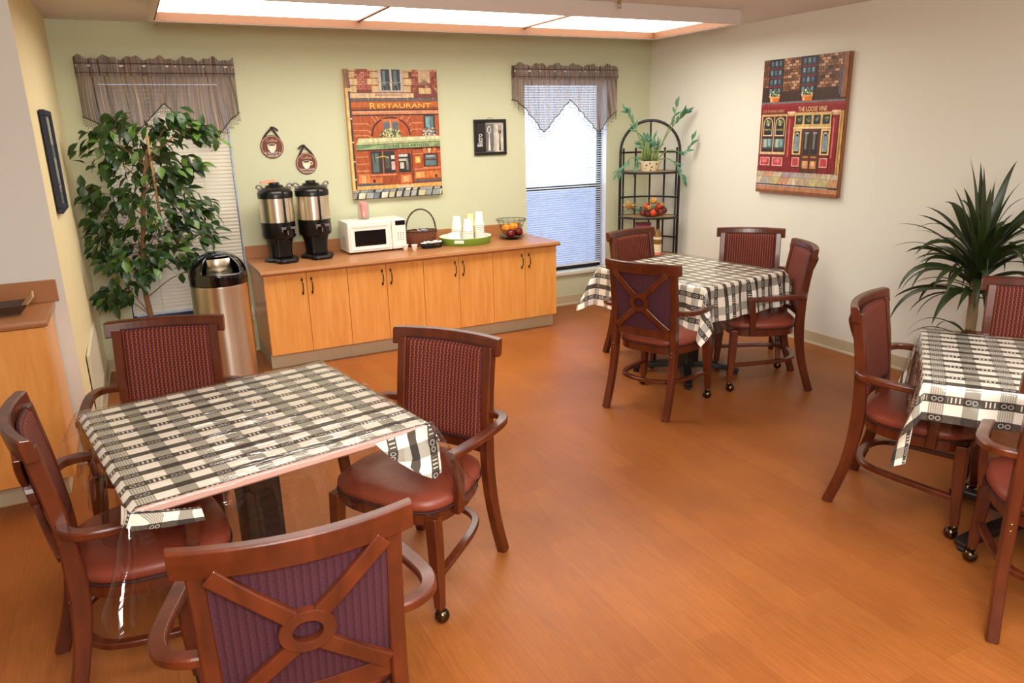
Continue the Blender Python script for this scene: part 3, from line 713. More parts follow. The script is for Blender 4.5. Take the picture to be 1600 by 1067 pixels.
    # seat frame and cushion
    def outline(grow, n=40):
        pts = []
        for i in range(n):
            a = 2*math.pi*i/n; c, s = math.cos(a), math.sin(a)
            ex = 0.55
            x = abs(c)**ex*(1 if c > 0 else -1); y = abs(s)**ex*(1 if s > 0 else -1)
            hwid = 0.242 if y > 0 else 0.242-0.040*(-y)
            pts.append((x*(hwid+grow), 0.020+y*(0.222+grow)))
        return pts
    fr = MB(); A = outline(-0.004); fr.prism(A, 0.372, 0.422); fr.build('seat_frame', 'chair_wood', t_, bevel=0.003)
    st_ = MB(); vs = []; n = 40
    for g, z in ((-0.012, 0.420), (0.000, 0.424), (0.006, 0.438), (0.004, 0.454), (-0.012, 0.468), (-0.05, 0.476), (-0.12, 0.481), (-0.19, 0.483)):
        vs += [(x, y, z) for x, y in outline(g)]
    fs = [(j*n+i, j*n+(i+1) % n, (j+1)*n+(i+1) % n, (j+1)*n+i) for j in range(7) for i in range(n)]+[tuple(7*n+i for i in range(n))]
    st_.add(vs, fs, smooth=True); so = st_.build('seat', 'seat_vinyl', t_)
    MB().tube([(x, y, 0.424) for x, y in outline(0.006)], 0.0035, 6, closed=True).build('piping', 'fabric_binding', so)
    # front legs on casters
    for s in (-1, 1):
        lg = MB().beam([(s*0.212, 0.205, 0.41), (s*0.218, 0.208, 0.30), (s*0.224, 0.214, 0.18), (s*0.230, 0.220, 0.062)], [0.048, 0.046, 0.040, 0.032], [0.048, 0.046, 0.040, 0.032]).build('front_leg', 'chair_wood', t_, bevel=0.003)
        ca = MB(); ca.ball((s*0.232, 0.212, 0.027), 0.027, 16, 10); ca.lathe([(0.012, 0.045), (0.016, 0.052), (0.014, 0.064), (0.006, 0.066)], (s*0.230, 0.220, 0), 12)
        ca.build('caster', 'caster_metal', t_)
    # arms
    for s in (-1, 1):
        pts = smoothpts([(s*0.254, 0.140, 0.617), (s*0.272, 0.06, 0.622), (s*0.290, -0.03, 0.632), (s*0.302, -0.115, 0.642), (s*0.290, -0.175, 0.644), (s*0.250, -0.205, 0.644), (s*0.203, -0.210, 0.642)], 3)
        n = len(pts)
        MB().beam(pts, [0.046-0.012*(i/n) for i in range(n)], 0.026, side=(1, 0.35*s, 0) if False else (1, 0, 0)).build('armrest', 'chair_wood', t_, bevel=0.004) if False else None
        # section kept level: sweep a flat bar by offsetting in plan
        vs = []
        for i, p in enumerate(pts):
            d = pts[min(i+1, n-1)]-pts[max(i-1, 0)]; d.z = 0; d.normalize(); nrm = Vector((-d.y, d.x, 0)); w_ = 0.021-0.004*i/n
            for a, zz in ((-1, -0.008), (-0.8, -0.013), (0.8, -0.013), (1, -0.008), (1, 0.008), (0.8, 0.013), (-0.8, 0.013), (-1, 0.008)): vs.append(p+nrm*(a*w_)+Vector((0, 0, zz)))
        fs = [(i*8+k, i*8+(k+1) % 8, (i+1)*8+(k+1) % 8, (i+1)*8+k) for i in range(n-1) for k in range(8)]+[tuple(reversed(range(8))), tuple((n-1)*8+k for k in range(8))]
        MB().add(vs, fs).build('armrest', 'chair_wood', t_, bevel=0.0015)
        MB().beam(smoothpts([(s*0.248, 0.098, 0.385), (s*0.256, 0.102, 0.46), (s*0.262, 0.108, 0.54), (s*0.258, 0.118, 0.608)], 2), 0.028, 0.040).build('arm_post', 'chair_wood', t_, bevel=0.003)
    # hoop stretcher
    pts = smoothpts([(-0.217, 0.20, 0.175), (-0.205, 0.06, 0.185), (-0.190, -0.08, 0.195), (-0.150, -0.185, 0.20), (0, -0.225, 0.20), (0.150, -0.185, 0.20), (0.190, -0.08, 0.195), (0.205, 0.06, 0.185), (0.217, 0.20, 0.175)], 3)
    MB().beam(pts, 0.022, 0.030, side=(0, 0, 1)).build('hoop_stretcher', 'chair_wood', t_, bevel=0.002)
    for s in (-1, 1):
        for zz in (0.378, 0.402): MB().ball((s*px, -0.2305, zz), 0.006, 8, 6, (1, .4, 1)).build('screw_cap', 'brass', t_)
    return t_
chair0 = make_chair()
CH = [(-4.373, -4.402, -4.6, 'wooden armchair in the foreground with its cross-braced back to the viewer', 'left'),
      (-4.715, -3.600, -83.3, 'wooden armchair cut off by the left edge of the photo', 'left'),
      (-4.609, -2.846, 163.8, 'burgundy armchair in front of the steel trash can', 'left'),
      (-3.784, -3.605, 125.0, 'burgundy armchair at the near table nearest the open floor', 'left'),
      (-1.802, -2.542, -66.1, 'armchair at the far table showing its cross-braced back, window glare on one leg', 'far'),
      (-1.252, -1.759, 189.7, 'armchair at the far table nearest the window, in front of the corner rack', 'far'),
      (-0.714, -2.150, 136.0, 'armchair at the far table facing the viewer, below the wine bar painting', 'far'),
      (-1.004, -2.565, 58.1, 'armchair seen from its side at the right of the far table', 'far'),
      (-1.635, -4.149, -156.7, 'armchair seen from its side at the left end of the right-hand table', 'right'),
      (-1.891, -4.889, -53.6, 'armchair at the near side of the right-hand table, mostly cut off by the photo edge', 'right'),
      (-0.985, -4.253, 125.0, 'armchair in front of the palm, behind the right-hand table', 'right')]
GRP = {'left': 'armchairs around the near left table', 'far': 'armchairs around the far table', 'right': 'armchairs around the right-hand table'}
for i, (x, y, a, lb, g) in enumerate(CH):
    c = chair0 if i == 0 else copy_tree(chair0)
    c.location = (x, y, 0.0); c.rotation_euler = (0, 0, math.radians(a)); c['label'] = lb; c['category'] = 'chair'; c['group'] = GRP[g]

# ================================================================== TABLES
TZ = 0.737
def make_table(cx, cy, rz, w, d, label, foot_r=0.36):
    t_ = thing('dining_table', label, 'table', (cx, cy, 0), rz, 'square pedestal dining tables')
    MB().rbox(-w/2, w/2, -d/2, d/2, TZ-0.030, TZ, 0.012, 3).build('tabletop', 'table_edge', t_)
    MB().box(-0.16, 0.16, -0.16, 0.16, TZ-0.045, TZ-0.030).rbox(-0.065, 0.065, -0.065, 0.065, 0.05, TZ-0.040, 0.012).build('column', 'table_base', t_, bevel=0.003)
    for k in range(4):
        a = math.radians(45+90*k); c, s = math.cos(a), math.sin(a)
        pts = smoothpts([(0.03*c, 0.03*s, 0.075), (0.18*c, 0.18*s, 0.066), ((foot_r-0.04)*c, (foot_r-0.04)*s, 0.042), (foot_r*c, foot_r*s, 0.028)], 2)
        n = len(pts)
        MB().beam(pts, [0.07-0.02*i/n for i in range(n)], [0.045-0.02*i/n for i in range(n)], side=(-s, c, 0)).lathe([(0.02, 0.0), (0.022, 0.012), (0.012, 0.02)], ((foot_r-0.02)*c, (foot_r-0.02)*s, 0), 10).build('foot', 'table_base', t_, bevel=0.003)
    return t_
def drape_mesh(w, d, ov, z, amp=0.010, flare=0.08, cornerflare=0.42, res=0.022, lift=0.0, seed=1, crumple=0.0, swap=False):
    """ov = overhang (-x, +x, -y, +y)"""
    X0, X1, Y0, Y1 = -w/2-ov[0], w/2+ov[1], -d/2-ov[2], d/2+ov[3]
    rnd = random.Random(seed); ph = [rnd.uniform(0, 6.28) for _ in range(8)]
    nu = int((X1-X0)/res); nv = int((Y1-Y0)/res)
    def cmap(v, lo, hi, half):                      # put grid lines exactly on the table edge
        return v
    def fn(u, v):
        s = X0+(X1-X0)*u; q = Y0+(Y1-Y0)*v
        a = max(0, abs(s)-w/2); b2 = max(0, abs(q)-d/2); sa = 1 if s > 0 else -1; sb = 1 if q > 0 else -1
        bx = max(-w/2, min(w/2, s)); by = max(-d/2, min(d/2, q))
        e = math.hypot(a, b2)
        if e < 1e-6:
            g = math.exp(-(s*s+(q-0.02)**2)/0.075)
            rg = 0
            for k_ in range(3):
                aa = 0.35+0.5*math.sin(ph[k_]+k_); tt = (s*math.cos(aa)+q*math.sin(aa)); nn = (-s*math.sin(aa)+q*math.cos(aa))
                rg += (1-abs(math.sin(nn*(19+7*k_)+ph[k_+3]+1.4*math.sin(tt*9+ph[k_]))))**3
            zz = z+lift+crumple*0.0032*rg*g
            return (bx, by, zz)
        phi = math.atan2(b2, a); cf = math.sin(2*phi)
        r = 0.008
        wave = amp*min(1, e/0.10)*(math.sin((q if a > b2 else s)*26+ph[2])+0.6*math.sin((q if a > b2 else s)*47+ph[3]))
        out = r*min(1, e/r)+max(0, e-r)*(flare+cornerflare*cf*cf)+wave*(1-cf*0.6)+lift
        out = min(out, e*0.97+lift)
        drop = math.sqrt(max(0, max(0, e-0.4*r)**2-(out-lift)**2*0.55))
        # folds near the corner lean towards the diagonal
        dx, dy = math.cos(phi), math.sin(phi)
        if cf > 0:
            k = 0.5+0.5*math.tanh((phi-math.pi/4)*2.2); dx, dy = math.cos(k*math.pi/2), math.sin(k*math.pi/2)
        return (bx+sa*dx*out, by+sb*dy*out, z+lift-drop)
    m_ = MB()
    m_.grid(fn, nu, nv, (lambda u, v: (Y0+(Y1-Y0)*v+3.3, X0+(X1-X0)*u+3.3)) if swap else (lambda u, v: (X0+(X1-X0)*u+3.3, Y0+(Y1-Y0)*v+3.3)))
    return m_
def lay(m_, name, mat, table, label, cat, dz=0, uvswap=False):
    o = m_.build(name, mat); o.location = table.location; o.rotation_euler = table.rotation_euler
    return tag(o, label, cat)
# near left table
T1 = make_table(-4.342, -3.498, math.radians(10.2), 0.905, 0.90, 'near left square pedestal table under a gingham cloth and clear vinyl')
m_ = drape_mesh(0.905, 0.90, (0.022, 0.010, -0.002, 0.012), TZ+0.0012, amp=0.0, lift=0.001, seed=4, crumple=0.25, res=0.03)
def flap(pts_px, nfold=1):
    pass
hx, hy = 0.4525, 0.45
uvo = len(m_.v)
def addflap(P, UV):
    o = len(m_.v)
    for p, uv_ in zip(P, UV): m_.v.append(Vector(p)); m_.uv[len(m_.v)-1] = uv_
    return o
# hanging corner at the front right
o = addflap([(hx+0.010, -hy+0.05, TZ), (hx+0.004, -hy-0.006, TZ+0.001), (hx-0.10, -hy-0.008, TZ-0.008), (hx-0.20, -hy-0.004, TZ-0.012),
             (hx+0.030, -hy+0.06, TZ-0.06), (hx+0.022, -hy-0.03, TZ-0.075), (hx-0.08, -hy-0.036, TZ-0.09), (hx-0.155, -hy-0.02, TZ-0.070),
             (hx+0.038, -hy+0.02, TZ-0.120), (hx+0.018, -hy-0.045, TZ-0.165), (hx-0.015, -hy-0.05, TZ-0.180), (hx-0.07, -hy-0.045, TZ-0.145)],
            [(b_, a_-0.015) for a_, b_ in [(3.75, 2.9), (3.75, 2.84), (3.65, 2.84), (3.55, 2.84), (3.81, 2.9), (3.78, 2.77), (3.67, 2.76), (3.60, 2.77), (3.80, 2.72), (3.78, 2.68), (3.75, 2.665), (3.68, 2.70)]])
for j in (0, 4):
    for i in range(3): m_.f.append([o+j+i+1, o+j+i, o+j+4+i, o+j+5+i]); m_.sm.append(True)
# folded corner at the front left
o = addflap([(-hx-0.02, -hy+0.05, TZ), (-hx-0.008, -hy-0.006, TZ), (-hx+0.10, -hy-0.010, TZ-0.028), (-hx+0.165, -hy-0.008, TZ-0.045),
             (-hx-0.03, -hy+0.04, TZ-0.050), (-hx-0.015, -hy-0.012, TZ-0.052), (-hx+0.08, -hy-0.016, TZ-0.072), (-hx+0.17, -hy-0.014, TZ-0.085)],
            [(2.85, 2.9), (2.85, 2.84), (2.95, 2.84), (3.05, 2.84), (2.80, 2.9), (2.80, 2.77), (2.95, 2.76), (3.05, 2.77)])
for i in range(3): m_.f.append([o+i+1, o+i, o+4+i, o+5+i]); m_.sm.append(True)
lay(m_, 'tablecloth', 'gingham', T1, 'flat black and cream gingham cloth with tucked corners on the near left table', 'tablecloth')
lay(drape_mesh(0.915, 0.91, (0.20, 0.22, 0.24, 0.10), TZ+0.004, amp=0.012, flare=0.16, cornerflare=0.40, lift=0.003, seed=9, crumple=0.6, res=0.011), 'table_cover', 'clear_vinyl', T1, 'clear vinyl sheet hanging over the edges of the near left table', 'table cover')
# far table
def quadtable(a, b2, c, name, **kw):
    pass
T2 = make_table((-0.988-1.617)/2, (-1.661-2.739)/2, math.radians(8.6), 0.785, 0.945, 'far square pedestal table in front of the corner rack, under a draped gingham cloth')
lay(drape_mesh(0.785, 0.945, (0.27, 0.22, 0.22, 0.20), TZ+0.0015, amp=0.012, flare=0.14, cornerflare=0.36, seed=2, swap=True), 'tablecloth', 'gingham', T2, 'gingham cloth draped low over the far table by the corner rack', 'tablecloth')
lay(drape_mesh(0.795, 0.955, (0.20, 0.13, 0.29, 0.12), TZ+0.005, amp=0.010, flare=0.16, cornerflare=0.25, lift=0.004, seed=12, crumple=0.5), 'table_cover', 'clear_vinyl', T2, 'clear vinyl sheet over the cloth of the far table', 'table cover')
# right-hand table
u_ = Vector((-0.8137, -0.5812)); w_ = Vector((0.5812, -0.8137)); c3 = Vector((-1.735, -4.195))+w_*0.46
T3 = make_table(c3.x, c3.y, math.atan2(w_.y, w_.x), 0.92, 0.785, 'right-hand square pedestal table cut off by the photo edge')
lay(drape_mesh(0.92, 0.785, (0.34, 0.05, 0.15, 0.16), TZ+0.0015, amp=0.008, flare=0.07, cornerflare=0.22, seed=6), 'tablecloth', 'gingham', T3, 'gingham cloth with a long pointed corner on the right-hand table', 'tablecloth')
lay(drape_mesh(0.93, 0.795, (0.20, 0.1, 0.20, 0.14), TZ+0.005, amp=0.008, flare=0.12, cornerflare=0.16, lift=0.004, seed=15, crumple=0.5), 'table_cover', 'clear_vinyl', T3, 'clear vinyl sheet over the cloth of the right-hand table', 'table cover')
# ================================================================== PAINTINGS
class Paint:
    """flat painted shapes on a canvas of size w x h (local x right, z up, facing -y); u, v run 0-1 from the top left."""
    def __init__(s, w, h): s.w, s.h = w, h; s.m = MB(); s.n = 0
    def P(s, u, v): return ((u-0.5)*s.w, -0.000025*s.n-0.0002, (0.5-v)*s.h)
    def poly(s, pts, c):
        s.n += 1; vs = [s.P(*p) for p in pts]; s.m.add(vs, [tuple(range(len(vs)))]); s.m.col.append(lin(c)); return s
    def multi(s, quads, c):
        s.n += 1
        for q, cc in quads:
            s.m.add([s.P(*p) for p in q], [tuple(range(len(q)))]); s.m.col.append(lin(cc or c))
        return s
    def r(s, u0, v0, u1, v1, c): return s.poly([(u0, v1), (u1, v1), (u1, v0), (u0, v0)], c)
    def ell(s, u, v, ru, rv, c, n=20, a0=0, a1=360): return s.poly([(u+ru*math.cos(math.radians(a0+(a1-a0)*i/n)), v-rv*math.sin(math.radians(a0+(a1-a0)*i/n))) for i in range(n+(0 if a1-a0 == 360 else 1))], c)
    def line(s, u0, v0, u1, v1, t, c):
        dx, dy = (u1-u0)*s.w, (v1-v0)*s.h; l = math.hypot(dx, dy); nx, ny = -dy/l*t/2, dx/l*t/2
        return s.poly([(u0+nx/s.w, v0+ny/s.h), (u1+nx/s.w, v1+ny/s.h), (u1-nx/s.w, v1-ny/s.h), (u0-nx/s.w, v0-ny/s.h)][::-1], c)
    def frame(s, u0, v0, u1, v1, t, c):
        tu = t/s.w; tv = t/s.h
        return s.multi([([(u0, v0+tv), (u1, v0+tv), (u1, v0), (u0, v0)], None), ([(u0, v1), (u1, v1), (u1, v1-tv), (u0, v1-tv)], None), ([(u0, v1), (u0+tu, v1), (u0+tu, v0), (u0, v0)], None), ([(u1-tu, v1), (u1, v1), (u1, v0), (u1-tu, v0)], None)], c)
    def bricks(s, u0, v0, u1, v1, bw, bh, cols, gap=0.15, seed=1, keep=1.0):
        rn = random.Random(seed); q = []; j = 0; v = v0
        while v < v1-0.001:
            u = u0-(bw/2 if j % 2 else 0)
            while u < u1:
                a, c = max(u0, u+bw*gap/2), min(u1, u+bw*(1-gap/2)); e, f = v+bh*gap/2, min(v1, v+bh*(1-gap/2))
                if c-a > bw*0.2 and rn.random() < keep: q.append(([(a, f), (c, f), (c, e), (a, e)], rn.choice(cols)))
                u += bw
            v += bh; j += 1
        return s.multi(q, None)
    def dabs(s, u, v, ru, rv, n, cols, size, seed=1):
        rn = random.Random(seed); q = []; s.n += 1
        for i in range(n):
            a = rn.uniform(0, 6.28); k = math.sqrt(rn.random()); cu, cv = u+ru*k*math.cos(a), v+rv*k*math.sin(a); sz = size*rn.uniform(.6, 1.2); sv = sz*s.w/s.h
            q = [(cu-sz, cv), (cu, cv+sv), (cu+sz, cv), (cu, cv-sv)]; y0 = s.P(0, 0)[1]-0.0000012*i
            s.m.add([(s.P(*p)[0], y0, s.P(*p)[2]) for p in q], [(0, 1, 2, 3)]); s.m.col.append(lin(rn.choice(cols)))
        s.n += 7
        return s
    def build(s, parent, loc=(0, 0, 0)): return s.m.build('artwork', 'paint', parent, loc)
def canvas(name, label, w, h, depth, loc, rz, side_mat):
    t_ = thing(name, label, 'painting', loc, rz)
    MB().box(-w/2, w/2, 0, depth, -h/2, h/2).build('stretched_canvas', side_mat, t_)
    return t_
plain('canvas_tan', (216, 172, 108), 0.6, var=0.15, nscale=8); plain('canvas_brown', (150, 98, 62), 0.6, var=0.25, nscale=8)
# --- restaurant painting on the green wall
w, h = 0.775, 1.005
pt1 = canvas('wall_painting', 'tall painting of a brick restaurant front with green awning above the microwave', w, h, 0.036, (-2.593, -0.036, 1.648), 0, 'canvas_tan')
A = Paint(w, h)
OR, OR2, DK, TAN, GRY = (184, 92, 44), (206, 116, 60), (70, 34, 22), (222, 192, 144), (96, 92, 94)
A.r(0, 0, 1, 1, (172, 84, 42))
A.r(0, 0, 1, 0.225, (122, 58, 40))
A.bricks(0.10, 0.0, 0.32, 0.155, 0.045, 0.017, [(176, 92, 70), (196, 112, 88), (150, 70, 50), (206, 134, 108)], seed=2)
A.bricks(0.72, 0.0, 1, 0.17, 0.04, 0.017, [(176, 92, 70), (186, 102, 78), (140, 64, 46), (206, 134, 108)], seed=3, keep=.8)
for a, c, e, f in ((.05, .018, .105, .063), (.055, .07, .135, .118), (.06, .125, .12, .172), (.27, .018, .355, .063), (.235, .07, .355, .115), (.28, .125, .36, .172), (.62, .02, .685, .062), (.62, .07, .715, .118), (.625, .125, .70, .172), (.04, .0, .12, .012), (.25, .0, .35, .012), (.6, .0, .72, .015)): A.r(a, c, e, f, (214, 186, 134))
A.poly([(.79, .10), (.92, .10), (.92, .0), (.79, .0)], (206, 172, 138)); A.poly([(.79, .115), (.92, .115), (.855, .075)], (140, 108, 80)); A.r(.79, .14, .925, .185, (214, 184, 130))
A.r(.35, 0, .625, .172, (186, 170, 156)); A.r(.36, 0, .61, .160, (210, 196, 178)); A.r(.385, 0, .478, .158, (52, 62, 70)); A.r(.50, 0, .59, .158, (52, 62, 70))
A.r(.40, .01, .43, .12, (104, 128, 140)); A.r(.52, .01, .555, .12, (98, 122, 134))
for i in range(7): A.line(.35+.04*i, .10, .37+.04*i, .165, .004, (150, 140, 132))
A.line(.34, .098, .625, .098, .005, (160, 150, 140)); A.line(.34, .165, .625, .165, .006, (190, 180, 168))
A.r(.045, .178, .66, .215, (216, 184, 144)); A.r(.31, .19, .60, .196, (120, 84, 60)); A.r(.66, .18, .73, .213, (222, 196, 150))
A.r(.04, .218, 1, .238, GRY)
for i in range(7): A.ell(.10+.14*i, .222, .006, .004, (190, 180, 170), 8)
A.r(.05, .238, 1, .308, (150, 70, 32)); A.r(.05, .246, 1, .285, (190, 100, 46)); A.r(.05, .303, 1, .312, (54, 26, 20))
A.r(.055, .312, 1, .340, (208, 140, 104)); A.r(.055, .316, .6, .322, (226, 168, 120)); A.r(.055, .340, 1, .350, (60, 28, 22))
# facade blocks
for v in (.41, .46, .50): A.line(.055, v, .20, v, .004, (232, 178, 132)); A.line(.20, v, .245, v+.02, .004, (232, 178, 132))
for v in (.41, .46): A.line(.80, v, .69, v, .004, (232, 178, 132)); A.line(.69, v, .655, v+.02, .004, (232, 178, 132))
for a, c in ((.255, .30), (.30, .345), (.60, .56), (.68, .63)): A.line(a, .352, c, .39 if .3 < a < .65 else .40, .004, (232, 178, 132))
A.ell(.455, .505, .215, .145, (50, 24, 18), 24, 0, 180); A.ell(.455, .505, .200, .135, (176, 84, 40), 24, 0, 180); A.r(.36, .375, .55, .40, (196, 112, 66))
A.r(.365, .395, .545, .51, (190, 110, 70)); A.r(.375, .40, .445, .50, (96, 110, 120)); A.r(.47, .40, .535, .50, (92, 106, 116)); A.r(.45, .385, .462, .5, (230, 160, 110))
A.dabs(.455, .495, .115, .042, 190, [(84, 98, 52), (214, 214, 160), (160, 168, 110), (236, 226, 150), (60, 70, 40)], .012, 4)
A.r(.825, .350, .95, .48, (60, 28, 22)); A.r(.84, .36, .935, .475, (84, 122, 128)); A.r(.85, .365, .89, .47, (130, 166, 168))
A.dabs(.89, .487, .085, .038, 150, [(90, 80, 70), (196, 184, 170), (140, 124, 112), (222, 214, 200), (70, 62, 50)], .012, 5)
# awning
A.r(.07, .605, 1, .62, (66, 30, 20))
A.poly([(.07, .575), (1, .560), (1, .515), (.095, .522)], (178, 184, 134)); A.poly([(.09, .555), (1, .540), (1, .518), (.10, .525)], (206, 208, 166))
A.poly([(.07, .612), (1, .598), (1, .560), (.07, .575)], (148, 174, 124)); A.poly([(.07, .61), (.07, .575), (.30, .578)], (112, 142, 98)); A.poly([(1, .597), (.90, .60), (1, .565)], (112, 142, 98))
A.line(.07, .576, 1, .561, .005, (70, 78, 50))
# ground floor
for v in (.665, .72, .775): A.line(.06, v, .19, v, .004, (236, 190, 150))
A.r(.07, .80, .20, .875, (206, 124, 66)); A.r(.10, .81, .15, .87, (232, 168, 110)); A.r(.06, .875, .34, .895, (80, 84, 92))
A.r(.195, .62, .50, .835, (150, 66, 34)); A.r(.215, .625, .475, .80, (50, 50, 50)); A.r(.23, .64, .30, .79, (92, 104, 100)); A.r(.37, .66, .42, .76, (80, 84, 74))
A.r(.435, .66, .475, .69, (206, 198, 186)); A.r(.435, .71, .475, .775, (214, 176, 170)); A.r(.34, .625, .352, .80, (176, 96, 60)); A.r(.20, .805, .49, .82, (214, 130, 90)); A.line(.28, .675, .35, .665, .007, (202, 190, 90)); A.line(.35, .665, .41, .678, .007, (202, 190, 90))
A.line(.25, .63, .26, .71, .006, (24, 24, 24)); A.line(.24, .64, .26, .66, .004, (24, 24, 24))
A.r(.34, .825, .50, .905, (158, 74, 38)); A.r(.205, .83, .33, .88, (196, 110, 56)); A.r(.225, .845, .25, .872, (40, 40, 44))
A.r(.50, .615, .68, .91, (164, 76, 38)); A.r(.515, .65, .655, .80, (46, 44, 44)); A.r(.52, .655, .62, .675, (200, 200, 196)); A.r(.52, .69, .60, .71, (206, 196, 180)); A.r(.53, .72, .575, .77, (204, 196, 186)); A.r(.60, .69, .625, .78, (130, 126, 110))
A.r(.53, .82, .65, .885, (208, 128, 72)); A.r(.56, .83, .62, .875, (236, 176, 120)); A.r(.665, .62, .675, .91, (90, 38, 24))
for v in (.655, .78): A.line(.69, v, .80, v, .004, (236, 190, 150)); A.line(.96, v-.01, 1, v-.01, .004, (236, 190, 150))
A.r(.70, .672, .77, .735, (222, 164, 84)); A.frame(.70, .672, .77, .735, .005, (170, 104, 50)); A.r(.72, .685, .75, .72, (236, 196, 120))
A.r(.80, .655, .965, .765, (96, 40, 26)); A.r(.82, .668, .945, .70, (92, 116, 124)); A.r(.82, .712, .945, .755, (92, 122, 130)); A.r(.83, .672, .93, .684, (170, 186, 188)); A.r(.79, .765, .985, .785, (206, 120, 80))
A.poly([(.81, .655), (.79, .62), (.83, .61), (.85, .655)], (206, 122, 70)); A.poly([(.855, .65), (.85, .615), (.89, .615), (.885, .65)], (232, 196, 150)); A.poly([(.90, .655), (.92, .61), (.955, .62), (.93, .655)], (206, 122, 70))
A.r(.69, .80, .99, .855, (204, 120, 60)); A.r(.70, .805, .80, .85, (230, 166, 100)); A.r(.68, .868, 1, .885, (84, 88, 98)); A.r(.925, .83, .948, .852, (30, 34, 60))
A.r(.03, .895, 1, .925, (224, 172, 100)); A.r(.50, .905, .68, .925, (228, 196, 160))
A.r(0, .925, 1, 1, (44, 48, 48))
rn = random.Random(5); q = []; u = -0.02
while u < 1.02:
    for (v0, v1) in ((.928, .947), (.950, .995)):
        wd = rn.uniform(.055, .085); sh = 0.02 if v0 < .95 else 0.0; c_ = rn.choice([(196, 190, 172), (170, 172, 168), (206, 200, 160), (120, 134, 146), (224, 214, 190), (150, 156, 152)])
        a, c = max(0, u+sh), min(1, u+wd+sh)
        if c-a > .02: q.append(([(max(0, a-.012), v1), (max(.01, c-.018), v1), (c, v0), (a, v0)], c_))
    u += 0.083
A.multi(q, None)
A.r(0, 0, .045, .145, (128, 92, 70)); A.r(.01, 0, .018, .145, (160, 124, 96)); A.r(.0, .14, .06, .165, (226, 184, 122)); A.r(.0, .16, .038, .93, (226, 178, 108)); A.r(.030, .165, .048, .92, (54, 52, 56)); A.r(.012, .17, .020, .92, (240, 204, 140))
for v in (.37, .55, .70, .84): A.ell(.04, v, .01, .006, (210, 210, 210), 8)
a_ = A.build(pt1); yy = -0.000025*A.n-0.0006
text('R', 'ink_gold', pt1, .048, .046, ((.245-.5)*w, yy, (.5-.298)*h), (math.pi/2, 0, 0))
text('ESTAURANT', 'ink_gold', pt1, .455, .036, ((.325-.5)*w, yy, (.5-.2935)*h), (math.pi/2, 0, 0))
text("L'ENTREE DES ARTISTES", 'ink_black', pt1, .42, .020, ((.33-.5)*w, yy, (.5-.600)*h), (math.pi/2, -0.012, 0))
# --- wine bar painting on the right-hand wall
w, h = 0.79, 1.0
pt2 = canvas('wall_painting', 'tall painting of a red wine bar front on the cream wall', w, h, 0.036, (-0.036, -1.885, 1.635), -math.pi/2, 'canvas_brown')
A = Paint(w, h); A.r(0, 0, 1, 1, (124, 26, 30)); A.r(0, 0, 1, .318, (62, 36, 26))
BC = [(150, 98, 60), (126, 78, 46), (176, 124, 84), (206, 160, 122), (108, 64, 40)]
A.bricks(.0, .0, .07, .20, .05, .021, BC, seed=7); A.bricks(.255, .0, .465, .235, .052, .0205, BC, seed=8, keep=.93); A.bricks(.67, .0, .93, .225, .052, .0205, BC, seed=9, keep=.93)
for u0 in (.075, .475):
    A.r(u0, 0, u0+.175, .312, (40, 26, 26))
    for j in range(4):
        for i in range(3):
            a = u0+.015+.052*i; v = .012+.066*j; A.r(a, v, a+.042, v+.048, (54, 70, 84)); A.r(a+.004, v+.003, a+.03, v+.034, (120, 150, 168) if (i+j) % 2 else (86, 110, 130))
        A.r(u0, .064+.066*j, u0+.175, .072+.066*j, (140, 34, 42))
    A.dabs(u0+.085, .262, .06, .03, 130, [(70, 96, 50), (206, 214, 190), (110, 136, 80), (230, 226, 200), (48, 66, 40)], .012, 11)
    A.poly([(u0+.035, .312), (u0+.145, .312), (u0+.155, .275), (u0+.025, .275)], (216, 118, 34)); A.r(u0+.025, .272, u0+.155, .283, (236, 166, 96)); A.r(u0+.038, .285, u0+.06, .31, (244, 196, 150))
A.r(.0, .312, 1, .326, (120, 112, 112)); A.r(0, .326, 1, .345, (150, 44, 50)); A.r(0, .345, 1, .398, (138, 24, 26)); A.r(0, .395, 1, .402, (70, 14, 16))
# left shop window
A.r(.02, .402, .345, .70, (206, 168, 104)); A.r(.035, .418, .335, .685, (60, 26, 28)); A.r(.18, .41, .192, .69, (206, 178, 132))
for u0 in (.045, .20):
    A.ell(u0+.062, .47, .060, .045, (226, 196, 158), 16, 0, 180); A.r(u0+.002, .468, u0+.122, .565, (226, 196, 158)); A.ell(u0+.062, .470, .050, .037, (36, 30, 34), 16, 0, 180); A.r(u0+.012, .468, u0+.112, .557, (36, 30, 34))
    A.dabs(u0+.062, .465, .03, .022, 36, [(140, 150, 70), (206, 200, 120), (90, 106, 70), (190, 200, 190)], .010, 13)
    A.r(u0+.0, .585, u0+.125, .665, (92, 120, 120)); A.r(u0+.02, .588, u0+.06, .65, (176, 190, 170)); A.r(u0+.075, .588, u0+.105, .64, (140, 178, 184)); A.r(u0, .65, u0+.125, .665, (60, 66, 56))
A.r(.02, .685, .345, .703, (220, 188, 140))
for u0, u1 in ((.03, .16), (.19, .325)): A.r(u0, .725, u1, .79, (226, 166, 150)); A.r(u0+.012, .732, u1-.012, .782, (190, 60, 72)); A.r(u0+.03, .738, u1-.04, .765, (222, 120, 124))
A.r(0, .80, .36, .835, (130, 24, 34))
# columns
for u0 in (.36, .875): A.r(u0, .40, u0+.07, .82, (136, 26, 36)); A.r(u0+.012, .44, u0+.03, .72, (206, 96, 100)); A.r(u0-.012, .385, u0+.082, .40, (236, 206, 168)); A.r(u0-.004, .40, u0+.074, .418, (214, 176, 124))
